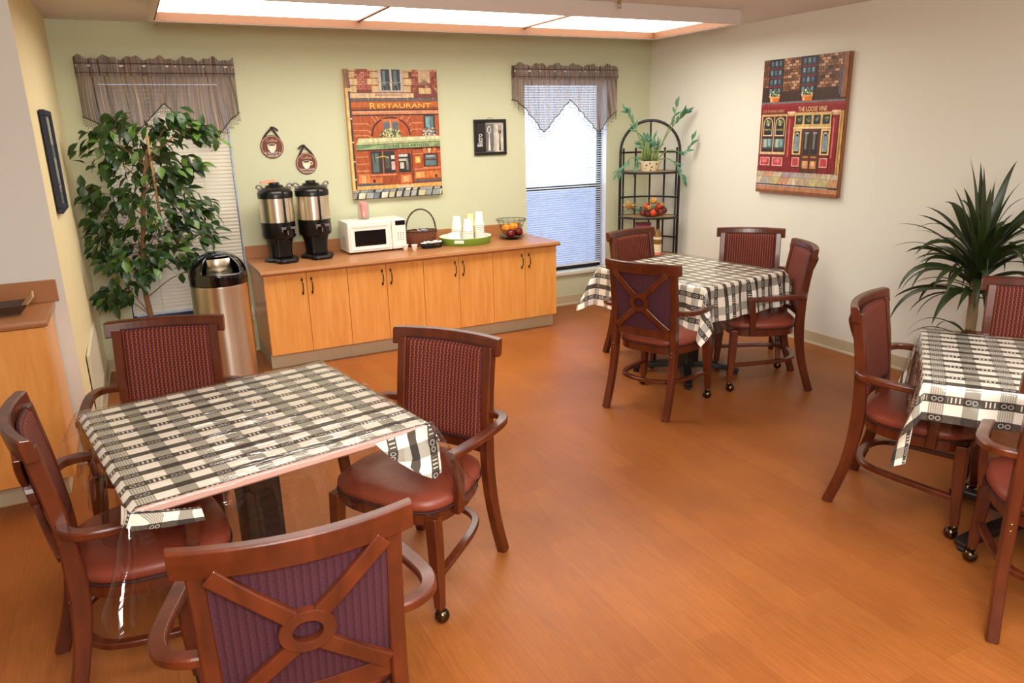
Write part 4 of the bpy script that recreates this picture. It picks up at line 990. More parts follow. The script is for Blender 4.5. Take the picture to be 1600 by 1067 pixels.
# door bay
A.r(.44, .395, .865, .50, (214, 180, 110))
for i in range(4):
    a = .455+.105*i; A.r(a, .415, a+.08, .480, (40, 40, 48)); A.dabs(a+.045, .445, .02, .018, 18, [(150, 150, 60), (90, 110, 80), (80, 100, 120)], .009, 20+i)
A.r(.43, .50, .87, .512, (236, 212, 160)); A.r(.44, .512, .865, .83, (84, 40, 26))
for u0 in (.435, .765):
    A.r(u0, .515, u0+.105, .70, (226, 190, 118)); A.r(u0+.02, .53, u0+.085, .69, (48, 30, 32)); A.ell(u0+.0525, .565, .028, .028, (196, 186, 170), 14, 0, 180); A.r(u0+.026, .565, u0+.079, .675, (176, 168, 158)); A.ell(u0+.0525, .568, .021, .02, (60, 74, 88), 14, 0, 180); A.r(u0+.033, .566, u0+.072, .668, (120, 152, 172))
    A.r(u0+.005, .72, u0+.10, .79, (224, 160, 144)); A.r(u0+.017, .728, u0+.088, .782, (188, 62, 66)); A.r(u0, .80, u0+.105, .83, (140, 26, 34))
A.r(.555, .515, .75, .83, (96, 50, 30))
for u0 in (.57, .665): A.r(u0, .53, u0+.07, .70, (40, 40, 44)); A.r(u0+.015, .545, u0+.04, .66, (120, 120, 104)); A.r(u0+.012, .535, u0+.055, .55, (150, 160, 170)); A.r(u0, .745, u0+.07, .80, (206, 150, 96)); A.r(u0+.01, .75, u0+.05, .78, (232, 184, 130)); A.r(u0, .712, u0+.07, .722, (196, 130, 80))
A.r(.652, .515, .658, .83, (50, 24, 16))
A.r(.94, .0, 1, .30, (150, 96, 60)); A.r(.915, .10, .945, .28, (84, 88, 100)); A.r(.955, .39, 1, .84, (206, 166, 96)); A.r(.97, .39, .98, .84, (150, 110, 60))
A.r(0, .832, 1, .955, (150, 130, 112)); rn = random.Random(4); q = []
for j, (v0, v1) in enumerate(((.836, .872), (.876, .928))):
    for i in range(9):
        a = i*.118-.03*j; c_ = rn.choice([(206, 190, 160), (190, 168, 140), (206, 150, 112), (176, 166, 160), (196, 184, 130), (170, 150, 160)]); q.append(([(max(0, a-.035), v1), (min(1, max(0.01, a+.075)), v1), (min(1, a+.11), v0), (max(0, min(1, a)), v0)], c_))
A.multi(q, None); A.r(0, .930, 1, .943, (60, 52, 50)); A.r(0, .938, .9, .943, (170, 180, 190)); A.r(0, .943, 1, 1, (186, 128, 90)); A.r(0, .975, 1, 1, (136, 84, 54))
A.build(pt2); yy = -0.000025*A.n-0.0006
text('THE LOOSE VINE', 'ink_cream', pt2, .265, .034, ((.475-.5)*w, yy, (.5-.388)*h), (math.pi/2, 0, 0))
text('2 ST THOMAS STREET', 'ink_tan', pt2, .215, .017, ((.035-.5)*w, yy, (.5-.388)*h), (math.pi/2, 0, 0))
text('PINTS', 'ink_yellow', pt2, .062, .015, ((.07-.5)*w, yy, (.5-.525)*h), (math.pi/2, 0, 0)); text('WINES', 'ink_yellow', pt2, .066, .015, ((.222-.5)*w, yy, (.5-.525)*h), (math.pi/2, 0, 0))

# --- framed cutlery print
bt = thing('framed_print', 'small black framed print of a spoon, knife and fork beside the bright window', 'picture', (-1.722, -0.02, 1.605))
o = MB(); fw, fh, ft = 0.155, 0.150, 0.026
for a in ((-fw, fw, fh-ft, fh), (-fw, fw, -fh, -fh+ft), (-fw, -fw+ft, -fh+ft, fh-ft), (fw-ft, fw, -fh+ft, fh-ft)): o.box(a[0], a[1], 0, 0.019, a[2], a[3])
o.build('frame', 'black_frame', bt, bevel=0.003)
A = Paint(0.262, 0.252); A.r(0, 0, 1, 1, (30, 24, 24)); A.r(.34, 0, .70, 1, (112, 110, 108)); A.r(.66, 0, 1, 1, (212, 204, 190)); A.r(.34, 0, 1, .06, (170, 166, 158))
for u0, kind, cc in ((.47, 's', (214, 210, 204)), (.66, 'k', (180, 178, 172)), (.86, 'f', (92, 88, 84))):
    A.poly([(u0-.045, .95), (u0+.045, .95), (u0+.022, .62), (u0+.016, .38), (u0-.016, .38), (u0-.022, .62)], cc)
    if kind == 's': A.ell(u0, .25, .075, .13, cc); A.ell(u0, .25, .045, .09, (120, 118, 116))
    elif kind == 'k': A.poly([(u0-.03, .42), (u0+.035, .42), (u0+.04, .12), (u0+.01, .04), (u0-.03, .12)], cc)
    else:
        A.ell(u0, .33, .06, .07, cc)
        for k in range(4): A.r(u0-.06+.034*k, .08, u0-.042+.034*k, .32, cc)
A.build(bt, (0, 0.012, 0)); text('Bistro', 'ink_white', bt, 0.105, 0.050, (-0.075, 0.012-0.000025*A.n-0.0006, -0.075), (math.pi/2, -math.pi/2, 0))
MB().tube(smoothpts([(-0.03, 0.01, 0.150), (0, 0.012, 0.172), (0.03, 0.01, 0.150)], 2), 0.0015, 5).build('hanging_wire', 'brass', bt)

# --- coffee plaques
def plaque(x, z, r, tilt, label, lines, handle):
    t_ = thing('coffee_plaque', label, 'wall plaque', (x, -0.006, z), 0, 'round coffee plaques over the urns')
    rm = Matrix.Rotation(math.pi/2, 4, 'X')
    dsk = MB().lathe([(r, -0.005), (r, 0.004), (r-0.004, 0.006), (1e-4, 0.006)], (0, 0, 0), 40, rm, smooth=False).build('disc', 'dark_plaque', t_)
    MB().lathe([(r-0.006, 0.006), (r-0.006, 0.0072), (r-0.010, 0.0072), (r-0.010, 0.006)], (0, 0, 0), 40, rm, cap=False).build('rim_line', 'ink_tan', t_)
    A = Paint(2*r, 2*r); cu = (240, 224, 196); 
    A.poly([(.30, .42), (.32, .60), (.40, .72), (.50, .76), (.58, .72), (.66, .60), (.68, .42)][::1], cu) ; A.ell(.49, .42, .19, .05, (250, 240, 220)); A.ell(.49, .425, .165, .036, (70, 36, 24))
    if handle:
        A.ell(.715, .50, .075, .085, cu); A.ell(.715, .50, .045, .055, (104, 50, 36)); A.poly([(.62, .60), (.66, .60), (.68, .42), (.62, .42)], cu)
    A.build(t_, (0, -0.0075, 0)); y = -0.0075-0.000025*A.n-0.0006
    text(lines[0], 'ink_tan', t_, r*1.0, r*.24, (-r*.5, y, r*.42), (math.pi/2, 0, 0))
    text(lines[1], 'ink_white', t_, r*1.35, r*.17, (-r*.68, y, -r*.62), (math.pi/2, 0, 0)); text(lines[2], 'ink_white', t_, r*.9, r*.16, (-r*.45, y, -r*.85), (math.pi/2, 0, 0))
    rb = MB(); tz = r+0.052
    for s in (-1, 1): rb.beam(smoothpts([(s*r*.72, 0.0, r*.62), (s*r*.45, -0.004, r*1.05), (tilt*.01, -0.006, tz)], 2), 0.016, 0.003, side=(1, 0, 0))
    rb.ball((tilt*.01, -0.006, tz), 0.011, 8, 6, (1, .6, 1)); rb.beam(smoothpts([(tilt*.01, -0.006, tz), (tilt*.025, -0.010, tz+.004), (tilt*.055, -0.008, tz-0.022)], 2), 0.003, 0.014, side=(0, 1, 0))
    rb.build('ribbon', 'ribbon', t_)
plain('dark_plaque', (104, 54, 42), 0.5, var=0.12, nscale=20)
plaque(-3.573, 1.585, 0.086, 1, 'upper left round coffee cup plaque with a thin pale rim', ('Coffee', 'IS ALWAYS A', 'GOOD IDEA'), False)
plaque(-3.325, 1.450, 0.082, -1, 'lower right round coffee cup plaque with a cup handle', ('Coffee', 'Good Friends', 'Good Times'), True)
# --- frame on the left wall, seen edge-on
lf = thing('framed_picture', 'navy framed picture seen edge-on on the yellow left wall', 'picture', (-4.937, -1.23, 1.565), math.pi/2)
o = MB(); fw, fh, ft = 0.21, 0.265, 0.03
for a in ((-fw, fw, fh-ft, fh), (-fw, fw, -fh, -fh+ft), (-fw, -fw+ft, -fh+ft, fh-ft), (fw-ft, fw, -fh+ft, fh-ft)): o.box(a[0], a[1], -0.016, 0.010, a[2], a[3])
o.build('frame', 'navy_frame', lf, bevel=0.003)
MB().box(-fw+ft, fw-ft, -0.002, 0.001, -fh+ft, fh-ft).build('print', 'white_paper', lf); MB().box(-fw+ft, fw-ft, -0.008, -0.006, -fh+ft, fh-ft).build('glass', 'clear_glass', lf)
# --- return-air grille
vg = thing('wall_vent', 'cream return-air grille low on the yellow left wall', 'vent', (-4.942, -0.97, 0.315), math.pi/2)
o = MB(); fw, fh, ft = 0.44, 0.19, 0.025
for a in ((-fw, fw, fh-ft, fh), (-fw, fw, -fh, -fh+ft), (-fw, -fw+ft, -fh+ft, fh-ft), (fw-ft, fw, -fh+ft, fh-ft)): o.box(a[0], a[1], -0.012, 0.006, a[2], a[3])
o.build('frame', 'vent_metal', vg, bevel=0.002)
o = MB()
for i in range(26):
    x = -fw+ft+0.010+i*(2*fw-2*ft-0.03)/25; o.add([(x, 0.001, -fh+ft), (x+0.007, -0.010, -fh+ft), (x+0.007, -0.010, fh-ft), (x, 0.001, fh-ft), (x+0.0015, 0.001, -fh+ft), (x+0.0085, -0.010, -fh+ft), (x+0.0085, -0.010, fh-ft), (x+0.0015, 0.001, fh-ft)], [(0, 1, 2, 3), (7, 6, 5, 4), (1, 5, 6, 2)])
o.build('louvres', 'vent_metal', vg); MB().box(-fw+ft, fw-ft, 0.003, 0.005, -fh+ft, fh-ft).build('backing', 'vent_shade', vg)  # dark backing sheet stands in for the shade between the louvres
# --- outlet beside the cabinets
ou = thing('wall_outlet', 'white wall outlet between the trash can and the cabinets', 'outlet', (-3.872, -0.004, 0.31))
MB().rbox(-0.022, 0.022, -0.003, 0.004, -0.057, 0.057, 0.004).build('cover_plate', 'white_plastic', ou); MB().box(-0.012, 0.012, -0.006, -0.003, 0.01, 0.035).box(-0.012, 0.012, -0.006, -0.003, -0.035, -0.01).build('sockets', 'white_paper', ou)

# ================================================================== COUNTER ITEMS
CZ = 0.7456
def urn(x, y, rz, label, tagged):
    t_ = thing('coffee_urn', label, 'coffee urn', (x, y, CZ), rz, 'steel and black coffee urns')
    MB().lathe([(0.125, 0), (0.128, 0.012), (0.120, 0.022), (0.095, 0.030)], (0, 0.01, 0), 36).rbox(-0.082, 0.082, -0.185, -0.02, 0, 0.030, 0.05, 5).build('base', 'black_plastic', t_, bevel=0.002)
    MB().lathe([(0.088, 0.028), (0.082, 0.06), (0.088, 0.12), (0.100, 0.165), (0.118, 0.185)], (0, 0.01, 0), 36).rbox(-0.06, 0.06, -0.085, 0.0, 0.028, 0.18, 0.02).build('pedestal', 'black_plastic', t_)
    MB().lathe([(0.119, 0.180), (0.124, 0.20), (0.124, 0.30)], (0, 0, 0), 40).build('lower_shell', 'black_plastic', t_)
    MB().lathe([(0.1245, 0.298), (0.1245, 0.478)], (0, 0, 0), 48).build('steel_body', 'urn_steel', t_)
    MB().lathe([(0.127, 0.474), (0.128, 0.512), (0.116, 0.530), (0.092, 0.545), (0.066, 0.553), (0.062, 0.566), (0.040, 0.568), (0.038, 0.584), (0.034, 0.587), (1e-4, 0.588)], (0, 0, 0), 40).build('lid', 'black_plastic', t_)
    for s in (-1, 1):
        MB().tube(smoothpts([(s*0.085, 0, 0.545), (s*0.108, -0.005, 0.575), (s*0.130, -0.005, 0.572), (s*0.135, 0, 0.55)], 2), 0.006, 8).box(s*0.112-0.012, s*0.112+0.012, -0.016, 0.012, 0.53, 0.552).build('carry_handle', 'grey_metal', t_, bevel=0.002)
    MB().box(0.012, 0.026, -0.132, -0.118, 0.29, 0.53).build('sight_gauge', 'black_plastic', t_, bevel=0.002)
    MB().tube([(0.019, -0.134, 0.31), (0.019, -0.134, 0.50)], 0.0028, 6).build('gauge_tube', 'clear_glass', t_)
    fa = MB().box(0.004, 0.036, -0.175, -0.118, 0.245, 0.275).tube([(0.02, -0.158, 0.25), (0.02, -0.158, 0.205)], 0.010, 10).build('faucet', 'black_plastic', t_, bevel=0.003)
    MB().box(-0.030, 0.075, -0.168, -0.160, 0.252, 0.268).box(-0.030, -0.022, -0.166, -0.120, 0.235, 0.268).box(0.067, 0.075, -0.166, -0.150, 0.215, 0.268).box(0.01, 0.018, -0.168, -0.160, 0.21, 0.268).build('guard_bracket', 'grey_metal', t_, bevel=0.001)
    MB().tube([(0.02, -0.160, 0.275), (0.02, -0.158, 0.315)], 0.0065, 8).build('faucet_lever', 'black_gloss', t_)
    if tagged: MB().box(-0.055, 0.045, -0.012, 0.012, 0.586, 0.604, Matrix.Rotation(math.radians(-4), 4, 'Y')).build('hang_tag', 'orange_tag', t_)
urn(-3.630, -0.245, math.radians(8), 'left coffee urn, with an orange tag on its lid', True)
urn(-3.355, -0.225, math.radians(2), 'right coffee urn, nearer the microwave', False)
# microwave
mw = thing('microwave', 'small white countertop microwave with a dark window', 'microwave', (-2.885, -0.17, CZ), math.radians(0.5))
w_, d_, h_ = 0.24, 0.128, 0.252
MB().rbox(-w_, w_, -d_+0.02, d_, 0.012, h_, 0.008, 3).build('case', 'white_plastic', mw)
for sx_ in (-0.2, 0.2):
    MB().lathe([(0.012, 0), (0.012, 0.013)], (sx_, -d_+0.04, 0), 10).lathe([(0.012, 0), (0.012, 0.013)], (sx_, d_-0.03, 0), 10).build('feet', 'black_plastic', mw)
dr = MB().rbox(-w_, 0.118, -d_-0.008, -d_+0.022, 0.014, h_-0.002, 0.008, 3).build('door', 'white_plastic', mw)
o = MB(); fx0, fx1, fz0, fz1 = -0.218, 0.098, 0.035, 0.215; ix0, ix1, iz0, iz1 = -0.186, 0.068, 0.060, 0.182; Y = -d_-0.0085
vs = [(fx0, Y-0.004, fz0), (fx1, Y-0.004, fz0), (fx1, Y-0.004, fz1), (fx0, Y-0.004, fz1), (ix0, Y+0.004, iz0), (ix1, Y+0.004, iz0), (ix1, Y+0.004, iz1), (ix0, Y+0.004, iz1)]
o.add(vs, [(0, 1, 5, 4), (1, 2, 6, 5), (2, 3, 7, 6), (3, 0, 4, 7)]).box(fx0, fx1, Y-0.004, Y+0.006, fz1, fz1+0.002).box(fx0, fx1, Y-0.004, Y+0.006, fz0-0.002, fz0).box(fx0-0.002, fx0, Y-0.004, Y+0.006, fz0, fz1).box(fx1, fx1+0.002, Y-0.004, Y+0.006, fz0, fz1)
o.build('window_bezel', 'white_plastic', dr); MB().box(ix0, ix1, Y-0.0003, Y+0.003, iz0, iz1).build('door_window', 'dark_glass', dr)
cp = MB().rbox(0.121, w_, -d_-0.008, -d_+0.022, 0.014, h_-0.002, 0.008, 3).build('control_panel', 'white_plastic', mw)
MB().box(0.152, w_-0.005, -d_-0.0095, -d_-0.007, 0.203, 0.240).build('display', 'dark_glass', cp)
o = MB()
for j in range(4):
    for i in range(3): o.box(0.168+0.021*i, 0.176+0.021*i, -d_-0.0092, -d_-0.007, 0.083+0.018*j, 0.090+0.018*j)
o.build('keypad', 'ink_grey', cp)
MB().box(0.15, w_-0.02, -d_-0.0092, -d_-0.007, 0.034, 0.056).build('door_button', 'white_paper', cp, bevel=0.001)
o = MB()
for j in range(7):
    for i in range(6): o.box(-w_-0.0008, -w_+0.001, -0.05+i*0.016, -0.044+i*0.016, 0.04+j*0.014, 0.046+j*0.014)
o.build('side_vents', 'ink_grey', mw)
# glass jar of pink packets
jr = thing('packet_jar', 'small glass jar of pink sweetener packets on top of the microwave', 'jar', (-2.935, -0.13, CZ+h_))
MB().lathe([(0.046, 0.0), (0.048, 0.004), (0.047, 0.012), (0.044, 0.118), (0.042, 0.121), (0.041, 0.118), (0.044, 0.012), (0.040, 0.006), (1e-4, 0.006)], (0, 0, 0), 28).build('glass', 'clear_glass', jr)
for k in range(7):
    a = k*0.9; Mx = Matrix.Translation((0.016*math.cos(a), 0.016*math.sin(a), 0.0)) @ Matrix.Rotation(a+1.2, 4, 'Z') @ Matrix.Rotation(0.06*math.sin(k*2.1), 4, 'X')
    tag(MB().box(-0.022, 0.022, -0.0028, 0.0028, 0.010, 0.132+0.005*(k % 3), Mx).build('sweetener_packet', 'pink_paper', loc=jr.location), 'pink paper sweetener packet standing in the glass jar on the microwave', 'packet', 'pink packets in the jar')
# wicker basket with hoop handle
bk = thing('wicker_basket', 'brown wicker basket with a tall hoop handle, right of the microwave', 'basket', (-2.475, -0.19, CZ), math.radians(-6))
def oval_wall(m_, r0, r1, z0, z1, sx=1.0, sy=0.62, seg=40, rows=9, t=0.006):
    prof = []
    for j in range(rows+1):
        k = j/rows; r = r0+(r1-r0)*k; z = z0+(z1-z0)*k
        prof += [(r+0.003, z+(z1-z0)/rows*0.15), (r, z+(z1-z0)/rows*0.5), (r+0.003, z+(z1-z0)/rows*0.85)] if j < rows else [(r, z)]
    prof += [(r1-t, z1), (r0-t, z0+0.004), (1e-4, z0+0.004)]
    return m_.lathe(prof, (0, 0, 0), seg, None, True, sx, sy, cap=False)
m_ = MB(); oval_wall(m_, 0.112, 0.132, 0, 0.125); m_.build('woven_body', 'wicker', bk)
o = MB()
for j in range(36):
    a = 2*math.pi*j/36; o.tube([(0.114*math.cos(a), 0.114*.62*math.sin(a), 0.0), (0.137*math.cos(a), 0.137*.62*math.sin(a), 0.13)], 0.0032, 5)
o.build('stakes', 'wicker', bk)
MB().tube([(0.134*math.cos(2*math.pi*i/40), 0.134*.62*math.sin(2*math.pi*i/40), 0.128+0.002*math.sin(i*2.2)) for i in range(40)], 0.0065, 7, closed=True).build('rim', 'dark_wicker', bk)
for d in (-0.005, 0.005): MB().tube([(-0.128*math.cos(math.pi*i/24), d*math.cos(i*.9), 0.10+0.205*math.sin(math.pi*i/24)**0.8) for i in range(25)], 0.0062, 7).build('hoop_handle', 'twig', bk)
rn = random.Random(3)
for k in range(9):
    Mx = Matrix.Translation((rn.uniform(-.07, .09), rn.uniform(-.035, .035), 0.100+0.006*k*.5)) @ Matrix.Rotation(rn.uniform(0, 3), 4, 'Z') @ Matrix.Rotation(rn.uniform(-.6, .6), 4, 'X')
    tag(MB().box(-0.03, 0.03, -0.02, 0.02, 0, 0.004, Mx).build('tea_packet', 'blue_packet' if k % 3 else 'orange_tag', loc=bk.location), '%s packet lying in the wicker basket' % ('pale blue' if k % 3 else 'orange'), 'packet', '%s packets in the wicker basket' % ('pale blue' if k % 3 else 'orange'))
# two little creamer cups
for k, (x, y, lb) in enumerate(((-2.675, -0.355, 'left tiny white creamer cup in front of the wicker basket'), (-2.615, -0.40, 'right tiny white creamer cup, beside the black snack basket'))):
    c = thing('creamer_cup', lb, 'cup', (x, y, CZ), 0, 'tiny creamer cups')
    MB().lathe([(0.014, 0), (0.016, 0.002), (0.024, 0.046)], (0, 0, 0), 16).build('cup', 'cup_foam', c); MB().lathe([(0.027, 0.046), (0.027, 0.048), (1e-4, 0.0485)], (0, 0, 0), 16).build('foil_lid', 'white_paper', c)
# black plastic snack basket with white packets
sb = thing('snack_basket', 'small oval black openwork basket holding white packets', 'basket', (-2.440, -0.335, CZ), math.radians(14))
o = MB(); n = 30
def ov(r, z, i, off=0): a = 2*math.pi*(i+off)/n; return (r*math.cos(a), r*.52*math.sin(a), z)
for r, z, tk in ((0.088, 0.004, 0.003), (0.112, 0.042, 0.004), (0.102, 0.024, 0.002)): o.tube([ov(r, z, i) for i in range(n)], tk, 6, closed=True)
for i in range(n): o.tube([ov(0.088, 0.004, i), ov(0.112, 0.042, i, .9)], 0.0017, 4).tube([ov(0.088, 0.004, i), ov(0.112, 0.042, i, -.9)], 0.0017, 4)
o.lathe([(0.088, 0.003), (0.088, 0.006)], (0, 0, 0), 30, None, True, 1, .52); o.build('openwork_shell', 'black_plastic', sb)
for k in range(8):
    Mx = Matrix.Translation((-.075+.021*k, .012*math.sin(k*2.3), 0.038+0.005*(k % 3))) @ Matrix.Rotation(k*1.1, 4, 'Z') @ Matrix.Rotation(.5*math.sin(k*1.7), 4, 'X')
    tag(MB().rbox(-0.02, 0.02, -0.014, 0.014, -0.006, 0.008, 0.006, 2, Mx).build('creamer_packet', 'white_paper', loc=sb.location), 'white creamer packet heaped in the small black openwork basket', 'packet', 'white packets in the snack basket')
# round green tray with cups
TX, TY = -2.105, -0.262
ty = thing('serving_tray', 'round green serving tray with a cream inside, holding foam cups', 'tray', (TX, TY, CZ))
MB().lathe([(0.208, 0), (0.213, 0.004), (0.223, 0.058), (0.224, 0.062)], (0, 0, 0), 48, None, True, 1, .93, cap=False).build('outer_wall', 'green_enamel', ty)
MB().lathe([(0.224, 0.062), (0.221, 0.063), (0.216, 0.058), (0.207, 0.006), (1e-4, 0.006)], (0, 0, 0), 48, None, True, 1, .93, cap=False).build('inside', 'cup_foam', ty)
MB().lathe([(0.208, 0), (0.208, 0.003)], (0, 0, 0), 48, None, True, 1, .93).build('bottom', 'green_enamel', ty)
a0 = math.radians(234)
Mx = Matrix.Translation((0.2195*math.cos(a0), 0.2195*.93*math.sin(a0), 0.037)) @ Matrix.Rotation(a0+math.pi/2, 4, 'Z')
MB().rbox(-0.040, 0.040, -0.0035, 0.003, -0.013, 0.013, 0.0028, 3, Mx).build('handle_opening', 'cup_foam', ty)
def cup_stack(x, y, r0, r1, hgt, n, label, mat, name='foam_cup', step=0.012, group=''):
    for k in range(n):
        z = CZ+0.006+step*k
        tag(MB().lathe([(1e-4, hgt), (r0-0.002, hgt), (r0, hgt-0.003), (r1-0.002, 0.006), (r1+0.002, 0.004), (r1+0.002, 0.0), (r1-0.001, 0.0)], (0, 0, 0), 24, cap=False).build(name, mat, loc=(TX+x, TY+y, z)), label, 'cup', group)
cup_stack(-0.058, 0.045, 0.033, 0.046, 0.105, 9, 'wide foam cup in the left upside-down stack on the green tray', 'cup_foam', step=0.014, group='wide foam cups, left stack')
cup_stack(0.015, -0.025, 0.032, 0.045, 0.100, 8, 'wide foam cup in the front middle stack on the green tray', 'cup_foam', step=0.014, group='wide foam cups, middle stack')
cup_stack(0.072, 0.045, 0.027, 0.038, 0.105, 9, 'yellowish cup in the slim stack right of the wide foam cups', 'cup_yellow', name='paper_cup', step=0.016, group='yellowish paper cups')
cup_stack(0.128, -0.01, 0.029, 0.042, 0.110, 10, 'cream cup in the tallest stack at the right of the green tray', 'cup_foam', name='paper_cup', step=0.0155, group='tallest stack of paper cups')
for k in range(6):
    tag(MB().lathe([(1e-4, 0.046), (0.040, 0.046), (0.044, 0.042), (0.058, 0.003), (0.061, 0.0)], (0, 0, 0), 28, cap=False).build('foam_bowl', 'cup_foam', loc=(TX-0.132, TY-0.055, CZ+0.006+0.0095*k)), 'upside-down foam bowl in the low stack at the left of the green tray', 'bowl', 'foam bowls on the green tray')
# wire fruit bowl
FX, FY = -1.665, -0.265
fb = thing('fruit_bowl', 'wire fruit bowl on a dark octagonal plate at the right end of the counter', 'fruit bowl', (FX, FY, CZ))
MB().lathe([(0.055, 0), (0.060, 0.006), (0.118, 0.024), (0.120, 0.028), (0.112, 0.027), (0.056, 0.010), (1e-4, 0.008)], (0, 0, 0), 8, None, False).build('plate', 'black_gloss', fb)
o = MB(); rr = [(0.040, 0.016), (0.062, 0.034), (0.082, 0.065), (0.098, 0.105), (0.115, 0.145), (0.130, 0.168)]
for j in range(14):
    a = 2*math.pi*j/14; o.tube([(r*math.cos(a), r*math.sin(a), z) for r, z in rr], 0.0014, 5)
for r, z, tk in ((0.130, 0.168, 0.003), (0.124, 0.155, 0.0018), (0.040, 0.016, 0.002), (0.090, 0.085, 0.0013), (0.102, 0.115, 0.0013)): o.tube([(r*math.cos(2*math.pi*i/36), r*math.sin(2*math.pi*i/36), z) for i in range(36)], tk, 6, closed=True)
o.build('wire_basket', 'black_iron', fb)
def fruit(name, mat, x, y, z, r, label, sc=(1, 1, .92)):
    t_ = thing(name, label, name, (FX+x, FY+y, CZ+z)); MB().ball((0, 0, 0), r, 20, 14, sc).build('flesh', mat, t_)
    MB().tube([(0, 0, r*sc[2]*.93), (0.002, 0.001, r*sc[2]*1.02+(.010 if name == 'apple' else 0.001))], 0.0018 if name == 'apple' else 0.004, 6).build('stem', 'twig', t_)
fruit('orange', 'orange_peel', -0.036, 0.030, 0.088, 0.040, 'left orange in the wire fruit bowl, above the apples'); fruit('orange', 'orange_peel', 0.034, 0.028, 0.096, 0.041, 'right orange in the wire fruit bowl, the highest fruit')
fruit('apple', 'apple_skin', -0.034, -0.048, 0.054, 0.041, 'glossy red apple at the front left of the fruit bowl'); fruit('apple', 'apple_skin', 0.050, -0.034, 0.060, 0.041, 'dark red apple at the right of the fruit bowl')
# tray and candle box on the left-hand counter
nt_ = thing('napkin_tray', 'dark woven tray with slanted ends on the left-hand counter', 'tray', (-5.235, -1.965, 0.90), math.radians(6))
MB().box(-0.13, 0.10, -0.07, 0.07, 0, 0.006).add([(-0.13, -0.07, 0.006), (0.10, -0.07, 0.006), (0.135, -0.085, 0.045), (-0.165, -0.085, 0.045), (-0.13, -0.062, 0.006), (0.10, -0.062, 0.006), (0.133, -0.077, 0.045), (-0.165, -0.077, 0.045)], [(0, 1, 2, 3), (7, 6, 5, 4), (3, 2, 6, 7), (1, 5, 6, 2)]).add([(-0.13, 0.07, 0.006), (0.10, 0.07, 0.006), (0.135, 0.085, 0.045), (-0.165, 0.085, 0.045), (-0.13, 0.062, 0.006), (0.10, 0.062, 0.006), (0.133, 0.077, 0.045), (-0.165, 0.077, 0.045)], [(3, 2, 1, 0), (4, 5, 6, 7), (7, 6, 2, 3), (2, 6, 5, 1)]).build('woven_body', 'dark_wicker', nt_)
MB().add([(0.10, -0.07, 0.006), (0.10, 0.07, 0.006), (0.165, 0.088, 0.078), (0.165, -0.088, 0.078), (0.092, -0.07, 0.006), (0.092, 0.07, 0.006), (0.157, 0.088, 0.080), (0.157, -0.088, 0.080)], [(0, 1, 2, 3), (7, 6, 5, 4), (3, 2, 6, 7), (0, 3, 7, 4), (1, 5, 6, 2)]).build('end_panel', 'shelf_wood', nt_)
tag(MB().rbox(-0.05, 0.05, -0.045, 0.045, 0.0, 0.095, 0.004).build('napkin_stack', 'white_paper', loc=(-5.275, -1.96, 0.907)), 'stack of white paper napkins standing in the dark woven tray', 'napkins')

# ================================================================== TRASH CAN
tc = thing('trash_can', 'round brushed steel trash can with a black dome lid in front of the left window', 'trash can', (-4.140, -0.70, 0))
MB().lathe([(0.180, 0.0), (0.184, 0.004), (0.184, 0.035), (0.182, 0.036)], (0, 0, 0), 48).build('base_ring', 'black_plastic', tc)
MB().lathe([(0.183, 0.03), (0.186, 0.33), (0.188, 0.700), (0.190, 0.706), (0.188, 0.712)], (0, 0, 0), 64).build('body', 'brushed_steel', tc)
dome = MB(); seg, rings = 64, 22; vs = []; fs = []
def dome_pt(i, j):
    a = 2*math.pi*i/seg; ph_ = j/rings
    if ph_ < 0.22: r, z = 0.189, 0.705+0.055*ph_/0.22
    else:
        q = (ph_-0.22)/0.78*math.pi/2; r, z = 0.189*math.cos(q)**0.9 if q < 1.56 else 0.0005, 0.76+0.165*math.sin(q)
    return (r*math.cos(a), r*math.sin(a), z)
for j in range(rings+1):
    for i in range(seg): vs.append(dome_pt(i, j))
def is_hole(i, j):
    a = (360*(i+.5)/seg) % 360; return 232 < a < 308+8 and 7 <= j <= 15
for j in range(rings):
    for i in range(seg):
        if not is_hole(i, j): fs.append((j*seg+i, j*seg+(i+1) % seg, (j+1)*seg+(i+1) % seg, (j+1)*seg+i))
dome.add(vs, fs, smooth=True); do_ = dome.build('dome_lid', 'black_gloss', tc)
sm_ = do_.modifiers.new('thickness', 'SOLIDIFY'); sm_.thickness = 0.006; sm_.offset = -1
fl = MB(); hinge = [Vector(dome_pt(i, 15))*0.97+Vector((0, 0, 0.022)) for i in range(41, 57)]; low = [Vector((p.x*1.15, p.y*0.62, p.z-0.115)) for p in hinge]
n = len(hinge); fl.add(hinge+low, [(i, i+1, n+i+1, n+i) for i in range(n-1)], smooth=True)
fo = fl.build('push_flap', 'brushed_steel', tc); sm_ = fo.modifiers.new('thickness', 'SOLIDIFY'); sm_.thickness = 0.003
